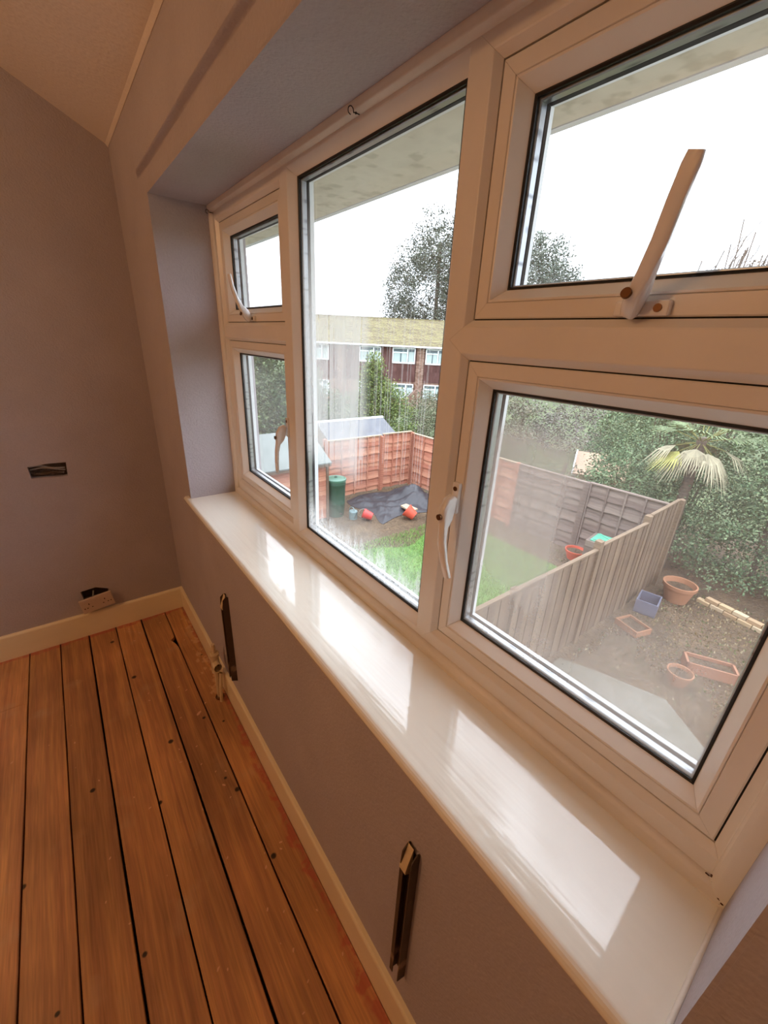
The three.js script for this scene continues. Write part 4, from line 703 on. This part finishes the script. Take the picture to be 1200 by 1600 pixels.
{ // black weed membrane thrown over the bed, rucked up into a heap
  const n = 70, v = [], ix = [];
  for (let j = 0; j <= n; j++) for (let i = 0; i <= n; i++) {
    const a = i / n, b = j / n, x = -8.75 + a * 1.75 + 0.12 * Math.sin(b * 7), z = -7.4 + b * 2.3 + 0.1 * Math.sin(a * 8), e = Math.min(a, b, 1 - a, 1 - b) * 8;
    v.push(x, GY + 0.012 + Math.min(1, e) * (0.34 * Math.exp(-(((x + 7.9) / 0.5) ** 2) - ((z + 6.75) / 0.36) ** 2) + 0.09 * Math.abs(fbm(x * 3.2, z * 3.2, 4) - 0.5) * 2 + 0.05 * Math.abs(Math.sin(x * 6 + z * 3 + fbm(x, z, 2) * 6))), z);
  }
  for (let j = 0; j < n; j++) for (let i = 0; i < n; i++) { const a = j * (n + 1) + i, b = a + 1, c = a + n + 1, d = c + 1; ix.push(a, c, d, a, d, b); }
  const g = new THREE.BufferGeometry(); g.setAttribute('position', new THREE.Float32BufferAttribute(v, 3)); g.setIndex(ix); g.computeVertexNormals();
  const m = mesh('weed_membrane', metres(g), std({ color: 0x2c2c31, roughness: 0.55, side: THREE.DoubleSide })); m.userData = { label: 'black weed membrane rucked up over the bed below the red fence', category: 'ground sheet' };
  const k = thing('bucket', 'red plastic bucket lying at the edge of the membrane', 'bucket', [-7.25, GY + 0.1, -4.92]); k.rotation.set(0, 0.7, 1.25);
  mesh('pail', lathe([[0, 0], [0.09, 0], [0.12, 0.22], [0.128, 0.225], [0.12, 0.235], [0.112, 0.22], [0.085, 0.012], [0, 0.012]]), std({ color: 0xb8322c, roughness: 0.4 }), k); mesh('bail', tube([[0.12, 0.21, 0], [0.1, 0.3, 0.05], [0, 0.34, 0.08], [-0.1, 0.3, 0.05], [-0.12, 0.21, 0]], 0.005, 16, 6), M.cable, k);
  const w = thing('watering_can', 'small blue-grey watering can between the water butt and the red bucket', 'watering can', [-7.6, GY, -4.6]); const wm = std({ color: 0x6c7f80, roughness: 0.5 });
  mesh('can_body', lathe([[0, 0], [0.1, 0], [0.105, 0.19], [0.09, 0.21], [0, 0.215]]), wm, w); mesh('spout', tube([[0.08, 0.04, 0.02], [0.18, 0.14, 0.05], [0.26, 0.26, 0.07]], 0.016, 10, 8), wm, w); mesh('can_handle', tube([[-0.1, 0.05, 0], [-0.17, 0.12, 0], [-0.14, 0.24, 0], [0, 0.28, 0], [0.07, 0.2, 0]], 0.011, 20, 8), wm, w);
  const s = thing('paving_slab', 'broken tan slab lying on the membrane beside the tipped pot', 'slab', [-7.15, GY + 0.13, -6.0]); mesh('slab_piece', prism([[-0.22, -0.1], [0.2, -0.13], [0.24, 0.06], [0.05, 0.12], [-0.2, 0.1]], 0, 0.04, 'y'), woodPale[0], s);
}
{ // low brick edging in front of the hedge: each brick its own piece
  const e = thing('brick_edging', 'low edging of pale bricks at the foot of the ivy hedge', 'edging', [-1.2, GY, -7.86]); e.rotation.y = -0.2;
  const bg = rbox(-0.1, 0, -0.05, 0.1, 0.065, 0.05, 0.006), bm = [std({ color: 0xa8906f, roughness: 0.9 }), std({ color: 0x9c8264, roughness: 0.9 }), std({ color: 0xb09c80, roughness: 0.9 })];
  for (let r = 0; r < 2; r++) for (let i = 0; i < 11; i++) { const o = mesh('brick', bg, bm[(i * 5 + r) % 3], e); o.position.set(i * 0.212 + (r ? 0.106 : 0), r * 0.07 + rr(-0.004, 0.004), -r * 0.03 + rr(-0.008, 0.008)); o.rotation.y = rr(-0.05, 0.05); }
}
renderer.render(scene, camera);
